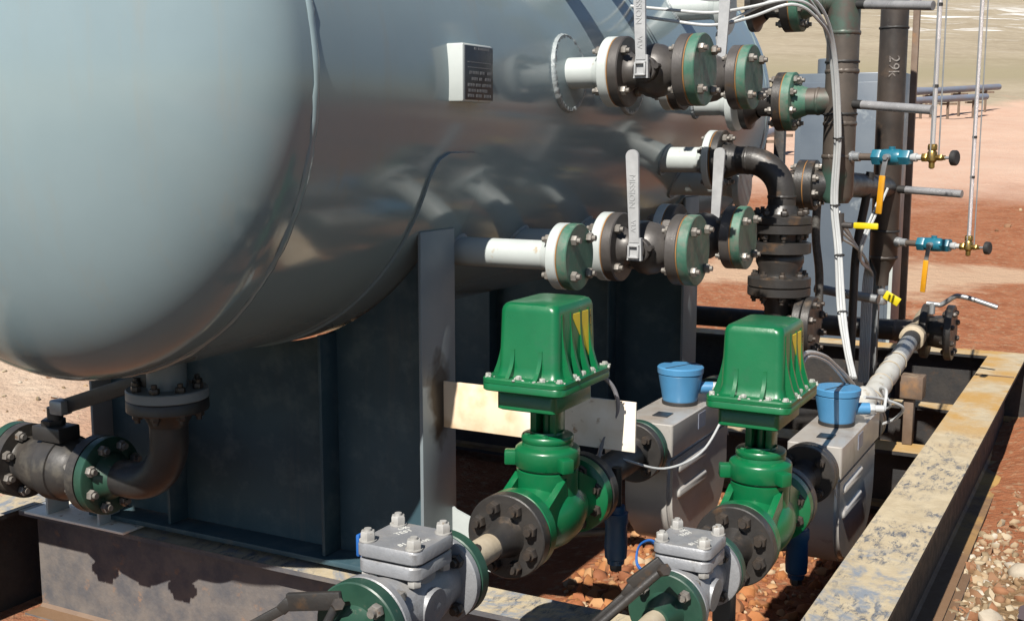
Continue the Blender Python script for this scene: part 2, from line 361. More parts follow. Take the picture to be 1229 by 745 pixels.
def ground_mat():
    m = bpy.data.materials.new('clay_pad_and_dry_grass'); m.use_nodes = True
    nt = m.node_tree; L = nt.links; b = nt.nodes['Principled BSDF']
    g = _n(nt, 'ShaderNodeNewGeometry')
    def dot(v):
        x = _n(nt, 'ShaderNodeVectorMath', operation='DOT_PRODUCT'); L.new(g.outputs['Position'], x.inputs[0]); x.inputs[1].default_value = v; return x.outputs['Value']
    D = dot((-SY, CY, 0)); La = dot((CY, SY, 0))
    def nz(s, d=8, vec=None, r=.6):
        t = _n(nt, 'ShaderNodeTexNoise'); t.inputs['Scale'].default_value = s; t.inputs['Detail'].default_value = d; t.inputs['Roughness'].default_value = r
        L.new(vec if vec else g.outputs['Position'], t.inputs['Vector']); return t.outputs['Fac']
    def mr(s, a, bb, c=0., d=1.):
        r = _n(nt, 'ShaderNodeMapRange'); L.new(s, r.inputs['Value'])
        for k, v in zip(('From Min', 'From Max', 'To Min', 'To Max'), (a, bb, c, d)): r.inputs[k].default_value = v
        return r.outputs[0]
    def mix(f, a, bb):
        x = _n(nt, 'ShaderNodeMix', data_type='RGBA'); L.new(f, x.inputs[0])
        for s, i in ((a, 6), (bb, 7)):
            if isinstance(s, tuple): x.inputs[i].default_value = (*s, 1)
            else: L.new(s, x.inputs[i])
        return x.outputs[2]
    def mth(op, a, bb):
        x = _n(nt, 'ShaderNodeMath', operation=op); L.new(a, x.inputs[0])
        if isinstance(bb, (int, float)): x.inputs[1].default_value = bb
        else: L.new(bb, x.inputs[1])
        return x.outputs[0]
    red = mix(mr(nz(5), .35, .65), (.33, .115, .050), (.44, .175, .085))
    red = mix(mr(nz(23), .52, .66), red, (.44, .26, .15))
    pale = mix(mr(nz(.9), .35, .65), (.76, .53, .40), (.70, .45, .33))
    pale = mix(mr(nz(14), .55, .66), pale, (.70, .53, .42))
    wob = mth('ADD', D, mr(nz(.5), .2, .8, -2.0, 2.0))
    clay = mix(mr(wob, 16.0, 19.5), red, pale)
    band = mth('MULTIPLY', mr(wob, 10.2, 10.9), mr(wob, 12.6, 11.7))
    clay = mix(band, clay, (.62, .42, .28))
    red = mix(mth('MULTIPLY', mr(nz(1.3, 6), .42, .60), mr(D, 9., 6.)), red, (.20, .075, .035))
    beige = mix(mr(nz(2.2), .35, .65), (.74, .58, .44), (.62, .45, .33))
    clay = mix(mr(La, -3.2, -1.8, 1., 0.), clay, beige)
    gy = _n(nt, 'ShaderNodeSeparateXYZ'); L.new(g.outputs['Position'], gy.inputs[0])
    low_bounce = mth('MULTIPLY', mr(mth('ADD', gy.outputs[1], mr(nz(.8, 5), .2, .8, -.6, .6)), 3.0, 2.0), mr(gy.outputs[0], 6., 3.))  # unseen ground before the vessel, darkened to cut bounce light on the shell
    clay = mix(low_bounce, clay, (.13, .075, .05))
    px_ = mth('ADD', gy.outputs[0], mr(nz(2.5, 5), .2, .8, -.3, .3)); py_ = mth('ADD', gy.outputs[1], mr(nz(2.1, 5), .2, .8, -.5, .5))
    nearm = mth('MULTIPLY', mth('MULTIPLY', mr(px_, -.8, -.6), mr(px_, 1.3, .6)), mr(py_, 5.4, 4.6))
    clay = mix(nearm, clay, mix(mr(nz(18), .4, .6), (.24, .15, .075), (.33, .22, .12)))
    # dry grass slope beyond the pad, old snow lying in streaks
    gs = _n(nt, 'ShaderNodeMapping'); gs.inputs['Scale'].default_value = (.35, .9, 1); L.new(g.outputs['Position'], gs.inputs['Vector'])
    grass = mix(mr(nz(.35, 10, gs.outputs[0], .75), .40, .62), (.47, .40, .29), (.38, .315, .22))
    grass = mix(mr(nz(1.6, 8), .50, .70), grass, (.52, .45, .33))
    grass = mix(mth('MULTIPLY', mr(D, 47., 52.), mr(D, 64., 54.)), grass, (.38, .33, .215))
    cb = _n(nt, 'ShaderNodeCombineXYZ'); L.new(mth('MULTIPLY', La, .075), cb.inputs[0]); L.new(mth('ADD', mth('MULTIPLY', D, .30), mth('MULTIPLY', La, .06)), cb.inputs[1])
    where = mth('MULTIPLY', mth('MULTIPLY', mr(D, 60., 68.), mr(D, 125., 95.)), mr(La, 18., 34.))
    snow = mth('MULTIPLY', mr(mth('ADD', nz(1., 9, cb.outputs[0], .72), mr(La, 20., 60., -.07, .09)), .53, .60), where)
    grass = mix(snow, grass, (1., 1., 1.))
    edge = mth('ADD', D, mr(nz(.18, 6), .2, .8, -5., 5.))
    col = mix(mr(edge, 40.5, 43.), clay, grass)
    sc2 = _n(nt, 'ShaderNodeVectorMath', operation='SCALE'); sc2.inputs['Scale'].default_value = .58; L.new(col, sc2.inputs[0]); col = sc2.outputs[0]
    L.new(col, b.inputs['Base Color']); b.inputs['Roughness'].default_value = .9; b.inputs['Specular IOR Level'].default_value = .2
    bp = _n(nt, 'ShaderNodeBump'); bp.inputs['Strength'].default_value = .8; bp.inputs['Distance'].default_value = .05
    L.new(mth('ADD', nz(9, 10), mth('MULTIPLY', nz(40, 6), .35)), bp.inputs['Height']); L.new(bp.outputs[0], b.inputs['Normal'])
    return m
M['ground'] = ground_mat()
b = B()
ds = [-40, -20, -10, -5, -2, 0]
t = .5
while t < 420: ds.append(t); t += max(.18, t*.035)
us = [i/70 for i in range(-70, 71)]
vs = []; fs = []
for d in ds:
    for u in us:
        l = u*(7+.9*max(d, 0)); x, y = CY*l - SY*d, SY*l + CY*d; vs.append((x, y, gz(x, y)))
nu = len(us)
for i in range(len(ds)-1):
    for j in range(nu-1): fs.append((i*nu+j, i*nu+j+1, (i+1)*nu+j+1, (i+1)*nu+j))
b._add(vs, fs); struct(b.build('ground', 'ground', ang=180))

# heap of clay at the edge of the pad
def heap(name, x, y, rx, ry, h):
    b = B(); vs = []; fs = []; n, k = 40, 12
    for i in range(k+1):
        r = i/k
        for j in range(n):
            a = 2*PI*j/n; px, py = x + rx*r*math.cos(a), y + ry*r*math.sin(a)
            hh = h*(math.cos(r*PI)*.5+.5)*(1+.35*noise.noise(V((px*.5, py*.5, 3))))
            vs.append((px, py, gz(px, py) + hh - .05))
    for i in range(k):
        for j in range(n): fs.append((i*n+j, i*n+(j+1) % n, (i+1)*n+(j+1) % n, (i+1)*n+j))
    b._add(vs, fs)
    return struct(b.build(name, 'heap', ang=180))
M['heap'] = pm('heaped_clay', (.46, .26, .17), (.38, .20, .12), .8, (.85, .95), bump=.8, bscale=4, spec=.2)
heap('dirt_mound', CY*8.6-SY*38, SY*8.6+CY*38, 3.0, 2.2, .75)

# standing water
def wet_mat():
    m = bpy.data.materials.new('muddy_water'); m.use_nodes = True; b = m.node_tree.nodes['Principled BSDF']
    b.inputs['Base Color'].default_value = (.085, .06, .055, 1); b.inputs['Roughness'].default_value = .12; b.inputs['IOR'].default_value = 1.33
    nt = m.node_tree; g = _n(nt, 'ShaderNodeNewGeometry'); t = _n(nt, 'ShaderNodeTexNoise'); t.inputs['Scale'].default_value = 6; nt.links.new(g.outputs['Position'], t.inputs['Vector'])
    bp = _n(nt, 'ShaderNodeBump'); bp.inputs['Strength'].default_value = .12; bp.inputs['Distance'].default_value = .01; nt.links.new(t.outputs['Fac'], bp.inputs['Height']); nt.links.new(bp.outputs[0], b.inputs['Normal'])
    return m
M['water'] = wet_mat()
def puddle(x, y, rx, ry, rot, seed):
    b = B(); n = 180; top = []
    zz = [gz(x+rx*.6*math.cos(a), y+ry*.6*math.sin(a)) for a in (0, 1.57, 3.14, 4.71, .8, 2.4)]; zz = max(zz)*.75+sum(zz)/6*.25
    for j in range(n):
        a = 2*PI*j/n; r = .75+.55*noise.noise(V((math.cos(a)*1.3, math.sin(a)*1.3, seed)))+.18*noise.noise(V((math.cos(a)*4, math.sin(a)*4, seed+5)))
        px, py = r*rx*math.cos(a), r*ry*math.sin(a)
        top.append((px*math.cos(rot)-py*math.sin(rot)+x, px*math.sin(rot)+py*math.cos(rot)+y))
    b._add([(px, py, zz+.006) for px, py in top], [tuple(range(n))])
    o = b.build('puddle', 'water'); o['kind'] = 'structure'; return o
puddle(.42, 9.9, .75, .28, .35, 1); puddle(.15, 8.9, .5, .2, .2, 2); puddle(1.0, 11.9, .9, .3, .3, 3)
puddle(-.17, 4.40, .13, .30, .1, 6); puddle(-7.6, 6.1, 1.3, .28, .5, 5); puddle(-8.6, 7.2, 1.5, .3, .5, 6)
puddle(.25, 6.6, .3, .25, .2, 8)

# loose stones
def stone_mat(nm, cols):
    m = bpy.data.materials.new(nm); m.use_nodes = True; nt = m.node_tree; L = nt.links; b = nt.nodes['Principled BSDF']
    g = _n(nt, 'ShaderNodeNewGeometry'); r = _n(nt, 'ShaderNodeValToRGB'); L.new(g.outputs['Random Per Island'], r.inputs[0])
    cr = r.color_ramp; cr.interpolation = 'CONSTANT'
    cr.elements[0].color = (*cols[0], 1); cr.elements[1].position = 1/9; cr.elements[1].color = (*cols[1], 1)
    for i in range(2, 9): e = cr.elements.new(i/9); e.color = (*cols[i], 1)
    t = _n(nt, 'ShaderNodeTexNoise'); t.inputs['Scale'].default_value = 40; L.new(g.outputs['Position'], t.inputs['Vector'])
    mx = _n(nt, 'ShaderNodeMix', data_type='RGBA', blend_type='MULTIPLY'); mx.inputs[0].default_value = .5; L.new(r.outputs[0], mx.inputs[6]); L.new(t.outputs['Color'], mx.inputs[7])
    hs = _n(nt, 'ShaderNodeHueSaturation'); hs.inputs['Value'].default_value = 1.25; L.new(mx.outputs[2], hs.inputs['Color'])
    sc2 = _n(nt, 'ShaderNodeVectorMath', operation='SCALE'); sc2.inputs['Scale'].default_value = .64; L.new(r.outputs[0], sc2.inputs[0])
    L.new(sc2.outputs[0], b.inputs['Base Color']); b.inputs['Roughness'].default_value = .85
    bp = _n(nt, 'ShaderNodeBump'); bp.inputs['Strength'].default_value = .5; bp.inputs['Distance'].default_value = .006; L.new(t.outputs['Fac'], bp.inputs['Height']); L.new(bp.outputs[0], b.inputs['Normal'])
    return m
M['stone'] = stone_mat('mixed_stones', [(.33, .15, .07), (.45, .36, .24), (.27, .14, .07), (.40, .27, .16), (.50, .41, .28), (.33, .21, .11), (.42, .31, .19), (.58, .51, .41), (.26, .19, .11)])
M['ostone'] = stone_mat('orange_rubble', [(.42, .16, .05), (.34, .115, .04), (.46, .20, .07), (.28, .10, .04), (.50, .27, .12), (.38, .14, .05), (.44, .18, .06), (.52, .38, .24), (.30, .12, .05)])
_ico = bmesh.new(); bmesh.ops.create_icosphere(_ico, subdivisions=1, radius=1)
ICO = ([v.co.copy() for v in _ico.verts], [tuple(v.index for v in f.verts) for f in _ico.faces]); _ico.free()
_ic2 = bmesh.new(); bmesh.ops.create_icosphere(_ic2, subdivisions=2, radius=1)
ICO2 = ([v.co.copy() for v in _ic2.verts], [tuple(v.index for v in f.verts) for f in _ic2.faces]); _ic2.free()
def stone(b, p, s, tpl=ICO):
    q = V((random.gauss(0, 1), random.gauss(0, 1), random.gauss(0, 1))).normalized().to_track_quat('Z', 'Y')
    sq = V((random.uniform(.7, 1.3), random.uniform(.6, 1.1), random.uniform(.45, .8)))*s; off = random.random()*50
    vs = []
    for v in tpl[0]:
        k = 1+.38*noise.noise(v*1.1+V((off, 0, 0)))
        vs.append(V(p) + q @ V((v.x*sq.x*k, v.y*sq.y*k, v.z*sq.z*k)))
    b._add(vs, tpl[1])
b = B(); cnt = 0
def scatter(n, x0, x1, y0, y1, smin, smax, dens=None):
    global cnt
    for _ in range(n):
        x, y = random.uniform(x0, x1), random.uniform(y0, y1)
        if dens and random.random() > dens(x, y): continue
        if ((x+.17)/.12)**2+((y-4.40)/.27)**2 < 1 and random.random() < .55: continue
        s = smin*(smax/smin)**(random.random()**1.8)
        stone(b, (x, y, gz(x, y)+s*.12), s); cnt += 1
patch = lambda x, y: .12 + .9*max(0, noise.noise(V((x*1.7, y*1.7, 9))))*1.8
scatter(900, -.56, -.38, 3.2, 5.4, .006, .028)
scatter(7000, -.46, .7, 3.4, 6.0, .005, .032, lambda x, y: (.35+.65*patch(x, y))*(1-sstep(4.9, 6.2, y)*.5))
scatter(500, -.46, 2.2, 5.5, 10, .008, .04, patch)
scatter(3200, -.5, 6, 8.2, 20, .010, .055, lambda x, y: .3+patch(x, y))
scatter(1200, -1.5, 9, 15, 34, .02, .09, lambda x, y: .3+patch(x, y))
scatter(500, -8, -3.9, 4, 9, .008, .035, lambda x, y: .3+patch(x, y))
o = b.build('gravel', 'stone', ang=50); tag(o, 'loose mixed gravel lying on the red clay around the skid', 'gravel', kind='stuff')
b = B(); scatter(2300, -1.9, -.72, 3.15, 5.3, .010, .045)
o = b.build('gravel', 'ostone', ang=50); tag(o, 'orange clay rubble lying on the ground inside the skid', 'rubble', kind='stuff')
def rock(x, y, s, label, mat):
    b = B(); stone(b, (0, 0, s*.25), s, ICO2); o = b.build('rock', mat, ang=32); o.location = (x, y, gz(x, y)); tag(o, label, 'rock', 'larger rocks on the clay')
M['rockpink'] = pm('pinkish_rock', (.50, .34, .26), (.40, .25, .18), 9, (.8, .9), bump=.5, bscale=50)
M['rockpale'] = pm('pale_rock', (.56, .50, .40), (.45, .38, .29), 14, (.8, .9), bump=.5, bscale=60)
M['rockrust'] = pm('orange_rock', (.40, .17, .07), (.28, .11, .045), 14, (.8, .9), bump=.5, bscale=60)

# ------------------------------------------------------------------ pressure vessel
VX, VZ, R = -2.64, 1.44, .84
Y0, Y1 = 2.35, 6.30
vo = V((VX, 4.3, -.12))
ves = thing('pressure_vessel', 'large horizontal grey painted pressure vessel with domed ends standing on two saddles', 'pressure vessel', vo)
def L_(p): return V(p) - vo
shell = B().lathe(L_((VX, Y0, VZ)), (0, 1, 0), [(0, R), (.6, R), (1.4, R), (2.3, R), (3.2, R), (Y1-Y0, R)], 160).build('shell', 'vessel', ves, 60)
def head(y, sgn):
    pr = []
    for i in range(29):
        a = i/28*PI/2; pr.append((.05+.40*math.sin(a), R*math.cos(a) if i < 28 else 0))
    pr = [(0, R-.0005), (.05, R)] + pr[1:]
    return B().lathe(L_((VX, y, VZ)), (0, sgn, 0), pr, 160).build('domed_head', 'vessel', ves, 60)
head(Y0-.001, -1); head(Y1+.001, 1)
def ring_bead(bb, c, axis, rad, r, n=180, jit=.0012):
    q = V(axis).normalized().to_track_quat('Z', 'Y'); pts = []
    vs = []; fs = []; k = 8
    for i in range(n):
        a = 2*PI*i/n; e = V((math.cos(a), math.sin(a), 0)); rr = r*(1+.25*random.uniform(-1, 1)); oo = jit*random.uniform(-1, 1)
        for j in range(k):
            t = 2*PI*j/k; vs.append(V(c) + q @ (e*(rad+oo+rr*.55*math.cos(t)) + V((0, 0, rr*1.3*math.sin(t)))))
    for i in range(n):
        for j in range(k): fs.append((i*k+j, i*k+(j+1) % k, ((i+1) % n)*k+(j+1) % k, ((i+1) % n)*k+j))
    bb._add(vs, fs); return bb
ring_bead(B(), L_((VX, Y0, VZ)), (0, 1, 0), R, .009).build('weld_seam', 'vessel', ves, 60)
ring_bead(B(), L_((VX, Y1, VZ)), (0, 1, 0), R, .009).build('weld_seam', 'vessel', ves, 60)

def saddle(y):
    top = -.12
    rs = R + .014
    # web plate with its arc cut to the shell
    poly = [(-.80, top+.02)]
    poly = [(-.70, top+.02), (.70, top+.02), (.70, VZ-math.sqrt(rs**2-.70**2))]
    poly = [(.715, top+.02)] + [(rs*math.sin(a), VZ-rs*math.cos(a)) for a in [math.asin(.715/rs)*(1-2*i/40) for i in range(41)]] + [(-.715, top+.02)]
    mt = Matrix.Translation(L_((VX, y, 0))) @ Matrix(((1, 0, 0, 0), (0, 0, 1, 0), (0, 1, 0, 0), (0, 0, 0, 1)))
    w = B().prism(poly, -.007, .007, mt).build('saddle', 'saddle', ves, 30)
    # wear plate round the shell, past the horns
    A = math.radians(76 if y < 4 else 60); vs = []; fs = []; n = 120
    for i in range(n+1):
        a = -A + 2*A*i/n
        # rounded ends
        e = min(1, (A-abs(a))/.11); hw = .075 + .08*math.sqrt(max(0, 1-(1-e)**2))
        for rr in (R+.0005, R+.009):
            for yy in (-hw, hw): vs.append(L_((VX+rr*math.sin(a), y+yy, VZ-rr*math.cos(a))))
    for i in range(n):
        o = i*4; fs += [(o+2, o+3, o+7, o+6), (o, o+2, o+6, o+4), (o+1, o+5, o+7, o+3)]
    fs += [(0, 1, 3, 2), (n*4, n*4+2, n*4+3, n*4+1)]
    B()._add(vs, fs) if False else None
    bw = B(); bw._add(vs, fs); bw.build('wear_plate', 'vessel', w, 40)
    hx = .717
    for s in (-1, 1):
        zt = VZ - math.sqrt(rs**2-hx**2) + .02
        B().box(L_((VX+s*(hx+.006), y, (zt+top+.02)/2)), (.012, .20, zt-top-.02), bev=.002).build('end_plate', 'saddle_end', w)
    for x in (-.36, .33):
        zt = VZ - math.sqrt(rs**2-x**2) - .004
        for s in (-1, 1):
            B().box(L_((VX+x, y+s*.052, (zt+top+.02)/2)), (.012, .088, zt-top-.024), bev=.001).build('rib', 'saddle', w)
    B().box(L_((VX, y, top+.010)), (1.50, .23, .018), bev=.002).build('base_plate', 'saddle', w)
M['saddle_end'] = pm('saddle_end_paint', (.27, .32, .345), (.22, .27, .295), 3, (.35, .5), bump=.03, c3=(.30, .30, .28), m3=(.66, .74), s3=5)
def plate_mat():
    m = M['plate'].copy(); m.name = 'half_rusted_white_plate'; nt = m.node_tree; L = nt.links; b = nt.nodes['Principled BSDF']; src = b.inputs['Base Color'].links[0].from_socket
    g = _n(nt, 'ShaderNodeNewGeometry'); sx = _n(nt, 'ShaderNodeSeparateXYZ'); L.new(g.outputs['Position'], sx.inputs[0])
    t = _n(nt, 'ShaderNodeTexNoise'); t.inputs['Scale'].default_value = 14; t.inputs['Detail'].default_value = 8; L.new(g.outputs['Position'], t.inputs['Vector'])
    ad = _n(nt, 'ShaderNodeMath', operation='MULTIPLY_ADD'); L.new(t.outputs['Fac'], ad.inputs[0]); ad.inputs[1].default_value = .12; L.new(sx.outputs[0], ad.inputs[2])
    r = _n(nt, 'ShaderNodeMapRange'); r.inputs['From Min'].default_value = -1.60; r.inputs['From Max'].default_value = -1.50; L.new(ad.outputs[0], r.inputs['Value'])
    x = _n(nt, 'ShaderNodeMix', data_type='RGBA'); L.new(r.outputs[0], x.inputs[0]); L.new(src, x.inputs[7])
    x2 = _n(nt, 'ShaderNodeMix', data_type='RGBA'); rr = _n(nt, 'ShaderNodeMapRange'); rr.inputs['From Min'].default_value = .40; rr.inputs['From Max'].default_value = .62; L.new(t.outputs['Fac'], rr.inputs['Value']); L.new(rr.outputs[0], x2.inputs[0])
    x2.inputs[6].default_value = (.70, .56, .40, 1); x2.inputs[7].default_value = (.55, .40, .25, 1); L.new(x2.outputs[2], x.inputs[6]); L.new(x.outputs[2], b.inputs['Base Color'])
    return m
M['rplate'] = plate_mat()
def scorch_mat():
    m = M['saddle_end'].copy(); m.name = 'saddle_end_paint_scorched'; nt = m.node_tree; L = nt.links; b = nt.nodes['Principled BSDF']
    src = b.inputs['Base Color'].links[0].from_socket
    g = _n(nt, 'ShaderNodeNewGeometry'); mp = _n(nt, 'ShaderNodeVectorMath', operation='SUBTRACT'); mp.inputs[1].default_value = (-1.92, 3.085, .46); L.new(g.outputs['Position'], mp.inputs[0])
    sc_ = _n(nt, 'ShaderNodeVectorMath', operation='MULTIPLY'); sc_.inputs[1].default_value = (1, 11, 4.2); L.new(mp.outputs[0], sc_.inputs[0])
    ln = _n(nt, 'ShaderNodeVectorMath', operation='LENGTH'); L.new(sc_.outputs[0], ln.inputs[0])
    t = _n(nt, 'ShaderNodeTexNoise'); t.inputs['Scale'].default_value = 16; L.new(g.outputs['Position'], t.inputs['Vector'])
    ad = _n(nt, 'ShaderNodeMath', operation='MULTIPLY_ADD'); L.new(t.outputs['Fac'], ad.inputs[0]); ad.inputs[1].default_value = .9; L.new(ln.outputs['Value'], ad.inputs[2])
    r = _n(nt, 'ShaderNodeValToRGB'); r.color_ramp.elements[0].position = .90/2; r.color_ramp.elements[0].color = (0, 0, 0, 1); r.color_ramp.elements[1].position = 1.25/2; r.color_ramp.elements[1].color = (1, 1, 1, 1)
    hf = _n(nt, 'ShaderNodeMath', operation='MULTIPLY'); hf.inputs[1].default_value = .5; L.new(ad.outputs[0], hf.inputs[0]); L.new(hf.outputs[0], r.inputs[0])
    x = _n(nt, 'ShaderNodeMix', data_type='RGBA'); L.new(r.outputs[0], x.inputs[0]); x.inputs[6].default_value = (.012, .010, .008, 1); L.new(src, x.inputs[7]); L.new(x.outputs[2], b.inputs['Base Color'])
    return m
M['saddle_end'] = scorch_mat()
saddle(3.09); saddle(5.45)

def nozzle(y, z, xf, r=.047, fo=.105, ft=.034, pad=0.0, mat='pale', xshift=0):
    """side nozzle: pipe from the shell to a flange whose face is at x = xf"""
    h = z-VZ; xs = VX + math.sqrt(R*R-h*h) - .03
    nz = B().cyl(L_((xs, y, z)), L_((xf-ft+.002, y, z)), r, n=32).build('nozzle', mat, ves)
    B().lathe(L_((xf-ft-.045, y, z)), (1, 0, 0), [(0, r+.001), (.030, r+.012), (.0449, r+.02), (.045, fo-.003), (.048, fo), (.045+ft-.003, fo), (.045+ft, fo-.003), (.045+ft, 0)], 44).build('flange', mat, nz)
    # weld where the pipe meets the shell
    bw = B(); n = 110; vs = []; fs = []; k = 6
    def oncyl(rr, a):
        yy, zz = y+rr*math.cos(a), z+rr*math.sin(a); hh = zz-VZ; return V((VX+math.sqrt(max(.01, R*R-hh*hh)), yy, zz))
    def bead(rad, wid):
        base = len(vs)
        for i in range(n):
            a = 2*PI*i/n; c = oncyl(rad, a); e = V((0, math.cos(a), math.sin(a))); nn = (c-V((VX, c.y, VZ))); nn.y = 0; nn.normalize(); ww = wid*(1+.13*random.uniform(-1, 1))
            for j in range(k): t = 2*PI*j/k; vs.append(L_(c + e*ww*math.cos(t) + nn*ww*math.sin(t)))
        for i in range(n):
            for j in range(k): fs.append((base+i*k+j, base+i*k+(j+1) % k, base+((i+1) % n)*k+(j+1) % k, base+((i+1) % n)*k+j))
    bead(r+.006, .009)
    if pad: bead(pad, .013)
    bw._add(vs, fs); bw.build('weld_bead', 'weld' if mat == 'pale' else mat, nz, 60)
    if pad:
        vs = []; fs = []; n2 = 48
        for i in range(n2):
            a = 2*PI*i/n2
            for rr, o in ((r, .011), (pad, .011), (pad, 0)):
                c = oncyl(rr, a); nn = (c-V((VX, c.y, VZ))); nn.y = 0; nn.normalize(); vs.append(L_(c+nn*o))
        for i in range(n2):
            j = (i+1) % n2; fs += [(i*3, i*3+1, j*3+1, j*3), (i*3+1, i*3+2, j*3+2, j*3+1)]
        bp = B(); bp._add(vs, fs); bp.build('reinforcing_pad', 'vessel', nz, 40)
    return nz
ZL, ZU = .905, 1.505
nozzle(3.30, .912, -1.560)
nozzle(3.75, ZL, -1.603, .052, .12, .036)
nozzle(4.32, ZL, -1.603, .052, .12, .036)
nozzle(3.80, ZU, -1.610, .054, .12, .036, pad=.125)
nozzle(4.36, ZU, -1.610, .054, .12, .036, pad=.125)
nozzle(4.88, 1.185, -1.608, .055, .127, .030)
nozzle(5.15, 1.86, -1.660, .057, .127, .030)
nozzle(5.15, 1.436, -1.600, .057, .127, .030)
nozzle(5.15, 1.075, -1.560, .057, .11, .030)
nozzle(3.78, 1.99, -1.66, .057, .127, .036); nozzle(4.30, 1.99, -1.66, .057, .127, .036)
# bottom drain nozzle
DX, DY, DZ = -2.64, 2.65, .475
nz = B().cyl(L_((DX, DY, .66)), L_((DX, DY, DZ+.03)), .062, n=32).build('drain_nozzle', 'saddle_end', ves)
B().disc(L_((DX, DY, DZ)), (0, 0, 1), .127, .032, 48).build('flange', 'saddle_end', nz)
# long bracket plate welded to the saddle horn, and a lug with a hole
b = B(); b.box(L_((-1.585, 3.12, .438)), (.664, .010, .150), bev=.001); b.build('bracket_plate', 'rplate', ves)
mt = Matrix.Translation(L_((-1.90, 3.17, -.01))) @ Matrix(((1, 0, 0, 0), (0, 0, 1, 0), (0, 1, 0, 0), (0, 0, 0, 1)))
b = B().prism([(-.025, -.09), (.21, -.11), (.21, .02), (.12, .045), (.0, .085), (-.02, .10)], -.006, .006, mt); b.build('lug_plate', 'pale', ves)
# nameplate on its stand-off bracket
b = B(); y0, y1, z0, z1 = 2.98, 3.158, 1.385, 1.553
b.box(L_((-1.792, (y0+y1)/2, (z0+z1)/2)), (.078, y1-y0, z1-z0), bev=.006)
nb = b.build('nameplate_bracket', 'pale', ves)
B().box(L_((-1.752, (y0+y1)/2+.003, (z0+z1)/2)), (.004, y1-y0-.012, z1-z0-.012), bev=.001).build('nameplate', 'nameplate', nb)
b = B(); ym = (y0+y1)/2+.003
def row(z, h, segs):
    for a, c in segs: b.box(L_((-1.7495, ym-.076+.152*(a+c)/2, z)), (.0012, .152*(c-a), h), bev=0)
row(1.540, .007, [(.30, .38), (.45, .88)])
for z, sg in ((1.470, [(.12, .46), (.52, .70), (.82, .96)]), (1.452, [(.2, .42), (.5, .62), (.72, .95)]), (1.434, [(.05, .3), (.36, .55), (.62, .97)]), (1.418, [(.08, .34), (.4, .8)]), (1.403, [(.05, .28), (.36, .6), (.68, .95)])):
    for a, c in sg:
        x = a
        while x < c: row(z, .009, [(x, min(c, x+random.uniform(.025, .05)))]); x += .062
for z in (1.500, 1.485): row(z, .0025, [(.05, .95)])
b.build('nameplate_lettering', 'nametext', nb)

# ------------------------------------------------------------------ skid
sk = thing('skid_frame', 'heavy steel beam skid under the vessel, flange tops caked with tan mud', 'skid', (-2.6, 4.6, -.45))
so_ = V((-2.6, 4.6, -.45))
def ibeam(name, p0, p1, w, h, tf=.017, tw=.012, mat='beam'):
    """I section whose top centre line runs from p0 to p1"""
    p0, p1 = V(p0)-so_, V(p1)-so_; d = (p1-p0); ln = d.length; d.normalize(); sd = d.cross(V((0, 0, 1)))
    a = w/2; t = tw/2; k = .012
    sec = [(-a, 0), (a, 0), (a, -tf), (t+k, -tf), (t, -tf-k), (t, -h+tf+k), (t+k, -h+tf), (a, -h+tf), (a, -h), (-a, -h), (-a, -h+tf), (-t-k, -h+tf), (-t, -h+tf+k), (-t, -tf-k), (-t-k, -tf), (-a, -tf)]
    b = B(); n = len(sec); vs = [p0+sd*x+V((0, 0, z)) for x, z in sec] + [p1+sd*x+V((0, 0, z)) for x, z in sec]
    fs = [(i, (i+1) % n, n+(i+1) % n, n+i) for i in range(n)] + [tuple(range(n)), tuple(range(2*n-1, n-1, -1))]
    b._add(vs, fs)
    return b.build(name, mat, sk, 30)
ibeam('side_beam', (-.615, 1.7, 0), (-.615, 7.352, 0), .205, .45, mat='shaded_beam')
ibeam('side_beam', (-3.83, 1.2, -.14), (-3.83, 7.36, -.14), .205, .45, mat='shaded_beam')
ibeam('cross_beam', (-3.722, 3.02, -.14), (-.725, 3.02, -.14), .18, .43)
ibeam('cross_beam', (-3.722, 5.52, -.145), (-.725, 5.52, -.145), .18, .29, mat='shaded_beam')
ibeam('end_beam', (-3.95, 7.45, -.003), (-.50, 7.45, -.003), .19, .40, mat='shaded_beam')
ibeam('cross_beam', (-3.722, 6.55, -.16), (-.725, 6.55, -.16), .15, .25, mat='shaded_beam')
B().box(V((-.505, 3.75, -.452))-so_, (.05, 2.1, .014), bev=.003).build('bottom_plate', 'beam', sk)
B().box(V((-.615, 6.72, .003))-so_, (.195, .008, .005), bev=.001).build('weld_line', 'rustpost', sk)

